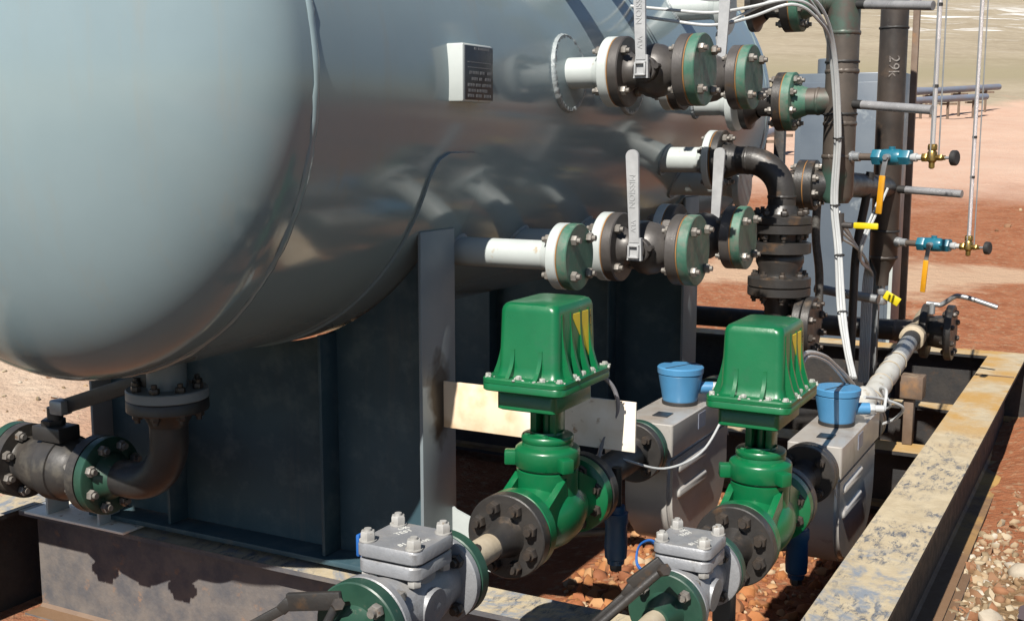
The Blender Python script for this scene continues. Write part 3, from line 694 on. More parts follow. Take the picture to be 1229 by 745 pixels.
# ------------------------------------------------------------------ ball valves and blind flanges on the side nozzles
def handle_flat(b, y, z0, z1, lean=0.0):
    # tapered flat bar with a rounded end
    n = 10; w0, w1 = .017, .022
    poly = [(-w0, z0), (w0, z0), (w1+lean, z1-.02)] + [(lean+w1*math.cos(a), z1-.02+w1*math.sin(a)) for a in [PI*i/n for i in range(1, n)]] + [(-w1+lean, z1-.02)]
    mt = Matrix(((1, 0, 0, 0), (0, 0, 1, y), (0, 1, 0, 0), (0, 0, 0, 1)))
    b.prism(poly, -.006, .006, mt)
def ball_valve(label, loc, Ln=.275, ro=.12, texted='MISSION'):
    t = thing('ball_valve', label, 'ball valve', loc, 'ball valves with upright lever on the vessel side nozzles')
    ft = .036; c = Ln/2
    B().lathe((0, 0, 0), (1, 0, 0), [(.004, 0), (.004, ro-.003), (.007, ro), (ft, ro), (ft+.004, ro-.004), (ft+.004, .07), (ft+.02, .058), (c-.055, .058), (c-.05, .072), (c-.03, .086), (c, .092), (c+.03, .086), (c+.05, .074), (Ln-ft-.03, .060), (Ln-ft-.004, .07), (Ln-ft-.004, ro-.004), (Ln-ft, ro), (Ln-.003, ro), (Ln, ro-.003), (Ln, 0)], 48).build('body', 'vbody', t)
    B().disc((0, 0, 0), (1, 0, 0), ro-.002, .0038, 48, ch=.0005).build('gasket', 'gasket', t)
    b = B(); b.cyl((c, -.07, 0), (c, -.112, 0), .042, n=24, ch=.004); b.cyl((c, -.112, 0), (c, -.128, 0), .030, n=24, ch=.003)
    b.cyl((c+.045, -.09, .01), (c+.045, -.118, .01), .010, n=8)
    b.build('stem_housing', 'steel', t)
    b = B(); handle_flat(b, -.135, .03, .335, -.012)
    b.prism([(-.026, -.03), (.026, -.03), (.024, .045), (-.018, .05)], -.008, .008, Matrix(((1, 0, 0, 0), (0, 0, 1, -.131), (0, 1, 0, 0), (0, 0, 0, 1))))
    for sx, sz, w, h in ((-.017, 0, .006, .044), (.017, 0, .006, .044), (0, -.019, .040, .006), (0, .019, .040, .006)): b.box((sx, -.143, sz), (w, .014, h), bev=.001)
    if texted:
        b.text(texted, .030, Matrix.Translation((-.010, -.1415, .20)) @ Matrix.Rotation(PI/2, 4, 'X') @ Matrix.Rotation(-PI/2, 4, 'Z'))
        b.text('VLV', .024, Matrix.Translation((-.004, -.1415, .085)) @ Matrix.Rotation(PI/2, 4, 'X') @ Matrix.Rotation(-PI/2, 4, 'Z'))
    b.bm.transform(Matrix.Translation((c, 0, 0)))
    b.build('lever_handle', 'handle', t)
    bolts(t, (-.018+ft/2, 0, 0), (1, 0, 0), ro-.026, 4, .078, PI/4)
    return t
def blind(label, loc, ro=.12, th=.036, mat='fgreen', back=.036, group='green blind flanges bolted over the side nozzles'):
    t = thing('blind_flange', label, 'blind flange', loc, group)
    B().disc((0.004, 0, 0), (1, 0, 0), ro, th, 48).build('plate', mat, t)
    B().disc((0, 0, 0), (1, 0, 0), ro-.002, .0038, 48, ch=.0005).build('gasket', 'gasket', t)
    bolts(t, ((th-back)/2+.003, 0, 0), (1, 0, 0), ro-.026, 4, th+back+.004, PI/4)
    return t
VL = .272
def flip_lever(t):
    for ch in t.children:
        if ch.name.split('.')[0] in ('lever_handle', 'stem_housing'):
            ch.matrix_basis = Matrix.Translation((VL, 0, 0)) @ Matrix.Rotation(PI, 4, 'Z')
def side_set(y, z, xf, lv, lb):
    ball_valve(lv, (xf, y, z), VL); blind(lb, (xf+VL, y, z))
blind('green blind flange closing the lowest, nearest nozzle beside the saddle, no valve behind it', (-1.560, 3.30, .912), .105, .034)
v0 = ball_valve('black ball valve with upright galvanised lever, lower row, above the nearer green actuator', (-1.603, 3.75, ZL), VL)
blind('green blind flange on the lower row ball valve above the nearer green actuator', (-1.603+VL, 3.75, ZL))
v1 = dup(v0, (-1.603, 4.32, ZL), 'black ball valve of the lower row half hidden beside the black elbow pipe', 'ball valves with upright lever on the vessel side nozzles')
blind('green blind flange of the lower row closest to the black elbow pipe', (-1.603+VL, 4.32, ZL))
dup(v0, (-1.610, 3.80, ZU), 'black ball valve with upright lever on the upper nozzle with rust stained white pipe', 'ball valves with upright lever on the vessel side nozzles')
blind('worn green blind flange on the upper row valve nearer the rust stained nozzle', (-1.610+VL, 3.80, ZU))
flip_lever(v1)
v1 = dup(v0, (-1.610, 4.36, ZU), 'black ball valve of the upper row behind, nearest to the green tee of the standpipe', 'ball valves with upright lever on the vessel side nozzles')
flip_lever(v1)
blind('green blind flange of the upper row just left of the standpipe tee', (-1.610+VL, 4.36, ZU))

# ------------------------------------------------------------------ black elbow spool, stacked valve and header
EY, EX = 4.88, -1.318
t = thing('elbow_spool', 'black elbow pipe bending down from the middle nozzle beside the vessel', 'pipe', (EX, EY, 1.185))
B().disc((-.286, 0, 0), (1, 0, 0), .125, .004, 48, ch=.0005).build('gasket', 'gasket', t)
B().lathe((-.282, 0, 0), (1, 0, 0), [(0, 0), (0, .124), (.003, .127), (.030, .127), (.033, .124), (.033, .078), (.09, .058)], 44).build('flange', 'black', t)
b = B(); b.cyl((-.195, 0, 0), (-.12, 0, 0), .058, n=32); b.elbow((.0, 0, 0), (1, 0, 0), (0, 0, -1), .150, .058, 32, 16); b.bm.normal_update()
b.cyl((0, 0, -.15), (0, 0, -.19), .058, n=32)
ring_bead(b, (-.15, 0, 0), (1, 0, 0), .058, .005, 40); ring_bead(b, (0, 0, -.15), (0, 0, 1), .058, .005, 40)
b.build('pipe', 'black', t)
B().lathe((0, 0, -.185), (0, 0, -1), [(0, .058), (.035, .075), (.045, .12), (.048, .127), (.075, .127), (.078, .124), (.078, 0)], 44).build('flange', 'black', t)
bolts(t, (-.282, 0, 0), (1, 0, 0), .10, 8, .066, PI/8)
t = thing('check_valve', 'stubby black upright valve clamped between flanges under the black elbow pipe', 'valve', (EX, EY, .92))
B().lathe((0, 0, 0), (0, 0, -1), [(0, 0), (0, .127), (.034, .127), (.037, .122), (.037, .095), (.072, .088), (.073, .112), (.078, .128), (.118, .128), (.122, .12), (.124, .092), (.135, .100), (.16, .100), (.20, .082), (.215, .085), (.222, .125), (.225, .132), (.258, .132), (.262, .128), (.262, 0)], 48).build('body', 'black', t)
bolts(t, (0, 0, .0), (0, 0, 1), .10, 8, .082, PI/8, 'dbolt'); bolts(t, (0, 0, -.262), (0, 0, 1), .104, 8, .078, PI/8, 'dbolt')
t = thing('riser_tee', 'black flanged tee below the stacked valve with a paired blind flange facing right', 'pipe tee', (EX, EY, .655))
b = B().lathe((0, 0, 0), (0, 0, -1), [(0, 0), (0, .132), (.032, .132), (.036, .128), (.036, .085), (.09, .058), (.28, .058), (.285, 0)], 44)
b.cyl((0, 0, -.16), (.09, 0, -.16), .058, n=28); b.build('body', 'black', t)
b = B().disc((.085, 0, -.16), (1, 0, 0), .125, .034, 44); b.build('flange', 'black', t)
b = B().disc((.122, 0, -.16), (1, 0, 0), .125, .036, 44); b.build('flange', 'black', t)
bolts(t, (.12, 0, -.16), (1, 0, 0), .10, 8, .075, PI/8, 'dbolt')
t = thing('header_pipe', 'long black header pipe running across the back of the skid', 'pipe', (-1.1, 6.6, .232))
b = B(); b.cyl((-2.4, 0, 0), (-.02, 0, 0), .058, n=28); b.build('pipe', 'black', t)
b = B(); b.cyl((-.03, 0, 0), (.035, 0, 0), .0585, n=28); ring_bead(b, (-.022, 0, 0), (1, 0, 0), .058, .006, 40)
b.lathe((.03, 0, 0), (1, 0, 0), [(0, .058), (.03, .066), (.09, .066), (.10, .060)], 28)
b.cyl((.095, -.11, 0), (.095, .02, 0), .06, n=28); b.build('tee', 'brown', t)

# ------------------------------------------------------------------ two flow lines: check valve, control valve, meter
def companion(b, y, s, r=.108, th=.034, hub=.07):
    """weld-neck flange along Y: face at y, hub pointing s"""
    b.lathe((0, y, 0), (0, s, 0), [(0, 0), (0, r-.003), (.003, r), (th-.003, r), (th, r-.003), (th, .056), (th+.012, .049), (th+hub*.75, .040), (th+hub, .038), (th+hub+.001, 0)], 48)
def check_valve(label, loc, r_only=False):
    t = thing('check_valve', label, 'check valve', loc, 'silver check valves with square bolted covers')
    h = .158
    b = B()
    b.lathe((0, -h, 0), (0, 1, 0), [(0, 0), (0, .102), (.003, .105), (.020, .105), (.023, .10), (.024, .066), (.05, .066), (.09, .078), (.158, .086), (.226, .078), (.266, .066), (.292, .066), (.293, .10), (.296, .105), (.313, .105), (.316, .102), (.316, 0)], 48)
    b.cyl((0, 0, 0), (0, 0, .10), .066, n=36)
    b.lathe((-.04, 0, -.02), (-1, 0, -.2), [(0, 0), (0, .055), (.05, .05), (.052, 0)], 24)
    b.lathe((.045, -.01, .0), (1, 0, -.1), [(0, 0), (0, .050), (.038, .046), (.04, 0)], 24)
    b.loft([(.150, .150, .022, .078), (.162, .162, .024, .082), (.162, .162, .024, .106), (.156, .156, .024, .110)]); b.build('body', 'cast', t)
    b = B(); b.loft([(.162, .162, .024, .116), (.168, .168, .026, .119), (.168, .168, .026, .141), (.160, .160, .024, .147)])
    cv = b.build('cover', 'cast', t)
    b = B(); b.loft([(.13, .13, .02, .1105), (.13, .13, .02, .1165)]); b.build('cover_gasket', 'rubber', t)
    b = B()
    for ln, y, x, s in (('TEST', .022, -.020, .022), ('OK', .045, -.036, .020), ('81 LB', -.035, .028, .022), ('VALVE', -.012, .050, .016)):
        b.text(ln, s, Matrix.Translation((x, y, .1478)) @ Matrix.Rotation(PI/2-.35, 4, 'Z'), .0005)
    b.build('chalk_marks', 'chalk', cv)
    for sx in (-1, 1):
        for sy in (-1, 1):
            b = B(); p = (sx*.061, sy*.061)
            b.cyl((*p, .066), (*p, .176), .0085, n=10); b.cyl((*p, .1475), (*p, .1505), .020, n=16); b.hexn((*p, .1505), (0, 0, 1), .0175, .02); b.hexn((*p, .078), (0, 0, -1), .0165, .016)
            b.build('cover_bolt', 'zbolt', t)
    for s in (-1, 1):
        b = B(); companion(b, s*(h+.003), s, .106); b.build('companion_flange', 'dgreen', t)
        B().disc((0, s*h, 0), (0, s, 0), .088, .003, 40, ch=.0005).build('gasket', 'steel', t)
        bolts(t, (0, s*(h+.006), 0), (0, 1, 0), .083, 4, .068, PI/4, 'bolt' if s < 0 else 'dbolt')
    # rough tan nipple running out towards the viewer
    B().cyl((0, -h-.10, 0), (0, -h-.42, 0), .031, n=24).build('pipe_nipple', 'tan', t)
    return t
X1, Z1, X2, Z2 = -1.40, .245, -.92, .160
YC1, YC2 = 2.115, 2.56
cv0 = check_valve('silver check valve in front of the nearer saddle, left of its twin', (X1, YC1, Z1))
cv1 = dup(cv0, (X2+.025, YC2+.03, Z2+.040), 'silver check valve with blue wire looped beside its cover, right of its twin', 'silver check valves with square bolted covers')
cv1.scale = (.86, .86, .86)
# blue tag and blue wire
b = B(); b.box((0, 0, 0), (.010, .022, .052), bev=.004); b.tube([(0, .0, -.022), (.012, -.005, -.034), (.035, -.01, -.035)], .0025, 6)
o = b.build('tag', 'bcable'); o.location = (X1-.098, YC1-.04, Z1+.125); tag(o, 'small blue tag hanging at the left of the nearer check valve cover', 'tag')
b = B(); pts = [(-.08, .0, .112), (-.13, .03, .12), (-.17, .04, .09), (-.165, .02, .045), (-.12, .0, .03), (-.085, -.01, .05)]
b.tube(pts, .0035, 6); b.tube([(p[0]-.004, p[1]+.006, p[2]-.006) for p in pts], .003, 6)
o = b.build('wire', 'bcable'); o.location = (X2+.025, YC2+.03, Z2+.03); o.scale = (.86,)*3; tag(o, 'loop of blue wire hanging left of the right check valve', 'wire')

def control_valve(label, loc):
    t = thing('control_valve', label, 'control valve', loc, 'green motor operated control valves')
    h = .205; r = .112
    b = B()
    b.lathe((0, -h, 0), (0, 1, 0), [(0, 0), (0, r-.003), (.003, r), (.036, r), (.040, r-.004), (.048, .078), (.085, .070), (.12, .088), (.16, .100), (.205, .104), (.25, .100), (.29, .088), (.325, .070), (.362, .078), (.370, r-.004), (.374, r), (.407, r), (.41, r-.003), (.41, 0)], 56)
    b.lathe((0, 0, 0), (0, 0, 1), [(0, .085), (.08, .086), (.125, .086), (.128, .080), (.133, .080)], 48)
    # reinforcing webs between the neck and the flanges
    for sx in (-1, 1):
        for s in (-1, 1):
            b.prism([(s*.04, .115), (s*.172, .052), (s*.172, -.03), (s*.04, -.03)], -.010, .010, Matrix.Translation((sx*.070, 0, 0)) @ Matrix(((0, 0, 1, 0), (1, 0, 0, 0), (0, 1, 0, 0), (0, 0, 0, 1))))
    b.build('valve_body', 'agreen', t)
    # hammer union collar with lugs
    b = B().lathe((0, 0, .134), (0, 0, 1), [(0, .080), (0, .088), (.004, .091), (.046, .091), (.051, .089), (.056, .083), (.060, .072), (.070, .070), (.070, 0)], 48)
    for k in range(3):
        a = math.radians(205 + k*120); rot = Matrix.Rotation(a, 3, 'Z')
        b.box(rot @ V((.100, 0, .156)), (.040, .036, .040), rot, .005)
    b.build('union_collar', 'agreen', t)
    b = B().lathe((0, 0, .203), (0, 0, 1), [(0, .052), (0, .070), (.004, .073), (.016, .073), (.020, .070), (.024, .048), (.030, .046)], 40)
    for sx in (-1, 1): b.box((sx*.030, 0, .270), (.020, .062, .085), bev=.004)
    b.cyl((0, 0, .225), (0, 0, .31), .013, n=14); b.box((0, .02, .27), (.05, .018, .085), bev=.003)
    b.hexn((.02, -.055, .222), (0, 0, 1), .009, .008); b.hexn((-.04, -.045, .222), (0, 0, 1), .009, .008)
    b.build('yoke', 'agreen', t)
    ac = B().loft([(.165, .225, .012, .306, -.008, .0), (.178, .240, .014, .310, -.008, .0), (.178, .240, .014, .352, -.008, .0), (.172, .234, .014, .356, -.008, .0), (.168, .23, .014, .3655, -.008, 0)]).build('gear_case', 'agreen', t)
    pl = B().loft([(.238, .326, .026, .366), (.246, .334, .030, .369), (.246, .334, .030, .384), (.243, .331, .030, .3865)]).build('mounting_plate', 'agreen', t)
    b = B()
    b.loft([(.246, .334, .030, .3875), (.246, .334, .030, .398), (.240, .328, .030, .402), (.194, .272, .024, .4035), (.186, .262, .022, .410), (.179, .253, .021, .430), (.171, .243, .020, .578), (.166, .238, .021, .589), (.157, .229, .023, .5965), (.142, .214, .024, .600)], 7)
    def fin(axis, s, off, wall, out, zt, th=.0055):
        prof = [(wall-.012, .403), (out, .403)] + [(out-(out-wall)*(1-(1-u)**2.3)-.001, .403+(zt-.403)*u**1.0) for u in (.15, .3, .45, .6, .8, 1.0)] + [(wall-.022, zt)]
        if axis == 'x': mt = Matrix(((s, 0, 0, 0), (0, 0, 1, off), (0, 1, 0, 0), (0, 0, 0, 1)))
        else: mt = Matrix(((0, 0, 1, off), (s, 0, 0, 0), (0, 1, 0, 0), (0, 0, 0, 1)))
        b.prism(prof, -th, th, mt)
    for s in (-1, 1):
        for off in (-.088, -.034, .024, .078): fin('x', s, off, .0885, .119, .574)
        for off in (-.042, .040): fin('y', s, off, .128, .162, .478)
    cov = b.build('actuator_cover', 'agreen', t, 32)
    # yellow caution label on the back upper corner of the right face, with its column of print
    def face_pt(y, z): return (.0895 - (z-.43)*.0270+.0015, y, z)
    b = B(); pts = [(-.035, .567), (.088, .567), (.097, .410), (.086, .425)]
    vs = [V(face_pt(y, z)) for y, z in pts]; b._add(vs + [v-V((.002, 0, 0)) for v in vs], [(0, 1, 2, 3), (7, 6, 5, 4), (0, 4, 5, 1), (1, 5, 6, 2), (2, 6, 7, 3), (3, 7, 4, 0)])
    b.build('caution_label', 'ylabel', cov)
    b = B(); b.text('WARNING HIGH', .013, Matrix.Translation((.0893, .083, .513)) @ Matrix.Rotation(-.027, 4, 'Y') @ Matrix.Rotation(PI/2, 4, 'Y') @ Matrix.Rotation(PI, 4, 'Z'), .0004); b.build('label_print', 'ink', cov)
    # corroded cover bolts
    for x, y in [(-.105, -.148), (-.012, -.150), (.058, -.150), (.106, -.145), (.109, -.062), (.109, -.005), (.109, .052), (.106, .148), (-.108, -.05), (-.108, .05), (-.106, .148), (0, .15)]:
        b = B(); k = random.uniform(.6, .9); stone(b, (x, y, .404), .012*k, ICO2); [stone(b, (x+.02*random.uniform(-1, 1), y+.02*random.uniform(-1, 1), .401), .006*k, ICO2) for _ in range(4)]; stone(b, (x+.012*random.uniform(-1, 1), y+.012*random.uniform(-1, 1), .402), .009*k, ICO2); b.hexn((x, y, .401), (0, 0, 1), .0085, .010)
        b.build('cover_bolt', 'corrode', t, 50)
    # black companion flanges and studs
    b = B(); companion(b, -h-.004, -1, r+.002, .038, .085); b.build('companion_flange', 'black', t)
    b = B(); companion(b, h+.004, 1, r+.002, .038, .06); b.build('companion_flange', 'black', t)
    for s in (-1, 1): bolts(t, (0, s*(h+.002), 0), (0, 1, 0), .083, 8, .076, PI/8, 'dbolt', .019)
    return t
YV1, YV2 = 2.832, 3.27
av = control_valve('green motor operated control valve beside the white bracket plate, nearer to the vessel', (X1, YV1, Z1))
dup(av, (X2, YV2, Z2), 'green motor operated control valve nearer to the muddy side beam of the skid', 'green motor operated control valves')
# pipe pieces between the check valves and the control valves
for x, y0, y1, z, lab in ((X1, YC1+.26, YV1-.355, Z1, 'short tan pipe between the left check valve and its control valve'), (X2, YC2+.23, YV2-.355, Z2, 'short grey pipe between the right check valve and its control valve')):
    o = B().cyl((0, 0, 0) if x == X1 else (.02, 0, .032), (0, y1-y0+.03, 0), .0355, n=28).build('pipe_spool', 'tan' if x == X1 else 'steel'); o.location = (x, y0, z); tag(o, lab, 'pipe')
# pipe supports under the lines
for x, y, z, lab in ((X2+.03, 2.86, Z2, 'dark steel prop under the right hand flow line'),):
    b = B(); b.box((0, 0, (z-.045-.45)/2+.0), (.05, .05, z-.04+.45), bev=.003); b.box((0, 0, z-.045), (.09, .07, .012), bev=.002)
    o = b.build('pipe_support', 'black'); o.location = (x, y, 0); tag(o, lab, 'pipe support')

# levers of the valves just in front of the picture
for nm, org, p0, p1, p2, p3, gl in (
    ('black valve lever with raised letters reaching left of the left check valve flange', (X1, 1.75, Z1), (-1.425, 1.88, .322), (-1.535, 1.868, .302), (-1.552, 1.862, .284), (-1.74, 1.81, .165), 0),
    ('black valve lever rising beside the right check valve flange', (X2, 2.20, Z2), (-.872, 2.32, .348), (-.925, 2.30, .300), (-.938, 2.295, .278), (-1.09, 2.24, .115), 1)):
    t = thing('ball_valve', nm, 'ball valve', org, 'black ball valves ahead of the check valves')
    B().lathe((0, .10, 0), (0, -1, 0), [(0, 0), (0, .04), (.03, .045), (.035, .052), (.10, .056), (.17, .052), (.175, .045), (.21, .045), (.21, 0)], 32).build('body', 'black', t)
    p0, p1, p2, p3 = (V(p)-V(org) for p in (p0, p1, p2, p3))
    b = B(); b.cyl((-.09*gl, .04, .03), p0+V((.004, 0, -.01)), .010, n=12); b.build('stem', 'black', t); B().hexn(p0+V((.010, -.004, -.006)), (0.6, -.6, .4), .015, .018).build('nut', 'dbolt', t)
    b = B()
    def lbar(a, c, wd, th):
        dd = (c-a); q = dd.normalized().to_track_quat('X', 'Z').to_matrix(); b.box((a+c)/2, (dd.length+.008, th, wd), q, .004); return q
    q = lbar(p0+(p0-p1)*.12, p1, .040, .014); lbar(p1, p2, .026, .014); lbar(p2, p3, .022, .012)
    if gl == 0:
        b.text('OPEN', .022, Matrix.Translation((p0+p1)/2) @ (q @ Matrix.Rotation(PI, 3, 'Z')).to_4x4() @ Matrix.Translation((0, .0075, 0)) @ Matrix.Rotation(PI/2, 4, 'X') @ Matrix.Rotation(PI, 4, 'Y'), .001)
    b.build('lever_handle', 'black', t)

# meters
def meter(label, loc, mat_fl):
    t = thing('flow_meter', label, 'flow meter', loc, 'steel cased flow meters with blue cups')
    w, ln, top = .19, .66, .078
    b = B()
    # upper case with a small pointed skirt, lower case rounded underneath
    b.loft([(w-.004, ln-.004, .008, -.035), (w, ln, .010, -.031), (w, ln, .010, top-.003), (w-.006, ln-.006, .010, top)])
    for s in (-1, 1):
        b.prism([(-w/2+.004, -.03), (w/2-.004, -.03), (w/2-.02, -.045), (w/2-.012, -.105), (w/2-.035, -.045), (-w/2+.02, -.045)], -.004, .004, Matrix.Translation((0, s*(ln/2-.004), 0)) @ Matrix(((1, 0, 0, 0), (0, 0, 1, 0), (0, 1, 0, 0), (0, 0, 0, 1))))
    up = b.build('upper_case', 'stain', t)
    prof = []
    lw = ln-.03
    a0 = [(-lw/2, -.038), (-lw/2, -.19)] + [(-lw/2+.20*(1-math.cos(u)), -.19-.20*math.sin(u)) for u in [PI/2*i/8 for i in range(1, 9)]]
    a1 = [(-y, z) for y, z in reversed(a0)]
    lc = B().prism(a0+a1, -w/2+.008, w/2-.008, Matrix(((0, 0, 1, 0), (1, 0, 0, 0), (0, 1, 0, 0), (0, 0, 0, 1))))
    eds = [e for e in lc.bm.edges if len(e.link_faces) == 2 and abs(e.link_faces[0].normal.dot(e.link_faces[1].normal)) < .3]
    bmesh.ops.recalc_face_normals(lc.bm, faces=lc.bm.faces[:])
    bmesh.ops.bevel(lc.bm, geom=[e for e in lc.bm.edges if e.calc_face_angle(0) > 1.2], offset=.016, segments=3, affect='EDGES')
    lc = lc.build('lower_case', 'stain', t)
    for sx in (-1, 1):
        for z in (-.095, -.185, -.275):
            if z < -.2: continue
            b = B()
            b.loft([(.30, .036, .017, 0), (.296, .032, .0155, .006), (.284, .022, .0105, .010)], 5, Matrix.Translation((sx*(w/2-.009), -.10, z)) @ Matrix.Rotation(sx*PI/2, 4, 'Y') @ Matrix.Rotation(PI/2, 4, 'Z'))
            b.build('stiffening_bead', 'stain', lc)
    B().box((.01, -.20, top+.002), (.055, .065, .003), bev=.001).build('rating_label', 'nameplate', up)
    B().box((w/2+.001, -.03, .035), (.002, .075, .055), bev=0).build('blue_sticker', 'sticker', up)
    for s in (-1, 1):
        b = B(); companion(b, s*(ln/2+.085), -s, .10, .034, .045); b.cyl((0, s*(ln/2+.02), 0), (0, s*(ln/2-.01), 0), .06, n=28)
        b.build('end_flange', mat_fl, t)
        b = B(); companion(b, s*(ln/2+.089), s, .10, .034, .07); b.build('mating_flange', 'black', t)
        bolts(t, (0, s*(ln/2+.087), 0), (0, 1, 0), .074, 4, .074, PI/4, 'dbolt')
    # blue electronics cup
    ct = top+.003
    cp = B().lathe((0, 0, ct), (0, 0, 1), [(0, 0), (0, .058), (.006, .062), (.018, .064), (.094, .078), (.107, .080), (.109, .0785)], 44).build('electronics_cup', 'blue', t)
    b = B().lathe((0, 0, ct+.110), (0, 0, 1), [(0, .0785), (.002, .083), (.022, .084), (.026, .080), (.0262, 0)], 44); b.build('cup_lid', 'blue', cp)
    b = B(); b.box((0, 0, ct+.1362), (.006, .158, .0016), Matrix.Rotation(math.radians(-22), 3, 'Z'), 0); b.build('lid_groove', 'rubber', cp)
    B().cyl((0, 0, top+.0005), (0, 0, ct+.011), .0655, n=40, ch=.002).build('cup_foot', 'rubber', cp)
    b = B(); b.cyl((.06, .035, ct+.055), (.105, .055, ct+.055), .022, n=18); b.build('cable_port', 'blue', cp)
    b = B(); b.hexn((.10, .053, ct+.055), (.9, .4, 0), .022, .025); b.cyl((.12, .062, ct+.055), (.155, .076, ct+.055), .014, n=14, ch=.003); b.build('cable_gland', 'wcable', cp)
    return t
M['drainv'] = pm('worn_black_valve', (.035,.034,.034),(.06,.052,.045),9,(.35,.5),bump=.15,c3=(.10,.09,.075),m3=(.5,.66),s3=14)
M['sticker'] = pm('faded_blue_sticker', (.20, .23, .32), (.30, .31, .36), 30, (.4, .5))
YM1, YM2 = 3.96, 4.26
mt1 = meter('steel flow meter with blue cup behind the nearer green control valve', (-1.42, YM1, Z1), 'dgreen')
mt2 = meter('steel flow meter with blue cup beside the skid side beam', (X2, YM2, Z2), 'black')
# short spools between control valves and meters
for x, y0, y1, z, lab in ((-1.41, YV1+.26, YM1-.50, Z1, 'short black spool between the nearer control valve and its meter'), (X2, YV2+.26, YM2-.50, Z2, 'short black spool between the control valve by the side beam and its meter')):
    o = B().cyl((0, 0, 0), (0, y1-y0, 0), .05, n=28).build('pipe_spool', 'black'); o.location = (x, y0, z); tag(o, lab, 'pipe')
# dark blue drain valves hanging under the lines
def drain(label, loc):
    t = thing('drain_valve', label, 'valve', loc, 'dark blue drain valves under the flow lines')
    B().lathe((0, 0, 0), (0, 0, -1), [(0, 0), (0, .026), (.02, .03), (.022, .037), (.05, .038), (.06, .034), (.13, .036), (.165, .034), (.17, .028), (.185, .026), (.19, 0)], 24).build('body', 'nblue', t)
    B().cyl((0, 0, 0), (0, 0, .12), .016, n=14).build('nipple', 'black', t)
    B().cyl((-.03, -.01, -.085), (-.16, -.06, -.10), .012, n=14).build('side_pipe', 'brown', t)
    B().hexn((0, 0, -.188), (0, 0, -1), .02, .02).build('plug', 'steel', t)
    return t
d0 = drain('dark blue valve hanging under the line behind the nearer control valve', (-1.345, 3.20, .165))
dup(d0, (-.885, 3.60, .065), 'dark blue valve hanging under the line behind the right control valve')

# white wrapped pipe, end valve
t = thing('wrapped_pipe', 'white tape wrapped pipe rising from the right meter to the back header', 'pipe', (X2, 4.72, .185))
pA, pB = V((0, .0, 0)), V((-.085, 1.74, .047)); dv = (pB-pA)
b = B(); b.lathe(pA+dv*.0, dv, [(0, .0), (0, .044), (.02, .048)] + [(.02+.055*i, .048+random.uniform(-.003, .003)) for i in range(1, 20)] + [(1.09, .045), (1.1, 0)], 24); b.build('wrapped_section', 'wrap', t)
B().cyl(pA+dv*.63, pA+dv*.86, .0445, n=24).build('bare_section', 'galv', t)
B().cyl(pA+dv*.86, pA+dv*.945, .046, n=24).build('black_band', 'rubber', t)
B().lathe(pA+dv*.945, dv, [(0, .046), (.01, .066), (.085, .066), (.10, .060), (.16, .060)], 28).build('reducer', 'tan', t)
for k in (.02, .12, .3, .46, .58): ring_bead(B(), pA+dv*k, dv, .050, .004, 24).build('wire_tie', 'tan', t)
t = thing('end_ball_valve', 'black ball valve with long bent galvanised lever at the end of the header', 'ball valve', (-.985, 6.6, .24))
B().lathe((0, 0, 0), (1, 0, 0), [(0, 0), (0, .145), (.004, .148), (.034, .148), (.038, .14), (.04, .08), (.06, .085), (.12, .092), (.125, .145), (.128, .149), (.160, .149), (.163, .146), (.163, 0)], 48).build('body', 'black', t)
B().lathe((-.048, 0, 0), (1, 0, 0), [(0, .062), (.012, .09), (.046, .134), (.0465, 0)], 40).build('neck', 'tan', t)
bolts(t, (.143, 0, 0), (1, 0, 0), .112, 8, .036, PI/8, 'dbolt', .015, stick=.004)
b = B(); b.tube([(.02, -.03, .155), (.075, -.03, .152), (.10, -.03, .155), (.16, -.035, .20), (.19, -.04, .205), (.25, -.045, .195), (.38, -.06, .160)], .013, 10, 5); b.cyl((.05, -.03, .10), (.05, -.03, .16), .016, n=12)
b.build('lever_handle', 'galv', t)
t = thing('pipe_support', 'rusty steel post with a box head beside the wrapped pipe', 'pipe support', (-.865, 5.60, -.143))
B().box((-.01, 0, .11), (.045, .06, .22), bev=.004).build('post', 'rustpost', t)
B().box((.0, 0, .275), (.105, .10, .105), bev=.004).build('head', 'rustpost', t)
o = B().tube([(-1.015, 5.75, -.14), (-1.02, 5.8, .10)], .022, 10, 1).build('post', 'rubber'); tag(o, 'slim dark post standing behind the rusty pipe support', 'post')

# ------------------------------------------------------------------ standpipes and gauges
BY, BX = 5.15, -1.15
t = thing('standpipe', 'thick brown and green vertical standpipe with flanged tees joined to the vessel', 'standpipe', (BX, BY, 1.0))
b = B(); b.lathe((0, 0, 0), (0, 0, 1), [(0, 0), (0, .05), (.03, .068), (.45, .068), (1.3, .068), (1.32, 0)], 36)
for z in (.20, .34, .56, .72, .88, 1.02): ring_bead(b, (0, 0, z), (0, 0, 1), .068, .007, 60)
b.build('pipe', 'bridle', t)
def tee_arm(z, xf, mat='fgreen', ro=.127):
    b = B(); b.cyl((0, 0, z), (xf+.06, 0, z), .058, n=28); ring_bead(b, (xf+.14, 0, z), (1, 0, 0), .058, .006, 40)
    b.build('tee_arm', 'bridle', t)
    b = B().lathe((xf+.005, 0, z), (1, 0, 0), [(0, 0), (0, ro), (.034, ro), (.037, ro-.004), (.037, .078), (.09, .058)], 44); b.build('flange', mat, t)
    B().disc((xf, 0, z), (1, 0, 0), ro-.002, .0045, 44, ch=.0005).build('gasket', 'gasket', t)
    B().lathe((xf, 0, z), (-1, 0, 0), [(0, 0), (0, ro), (.034, ro), (.037, ro-.004), (.037, .078), (.08, .062), (.12, .062), (.12, 0)], 44).build('flange', 'black', t)
    bolts(t, (xf, 0, z), (1, 0, 0), ro-.026, 8, .078, PI/8)
tee_arm(.436, -.235); tee_arm(.86, -.215); tee_arm(.075, -.13, 'black', .11)
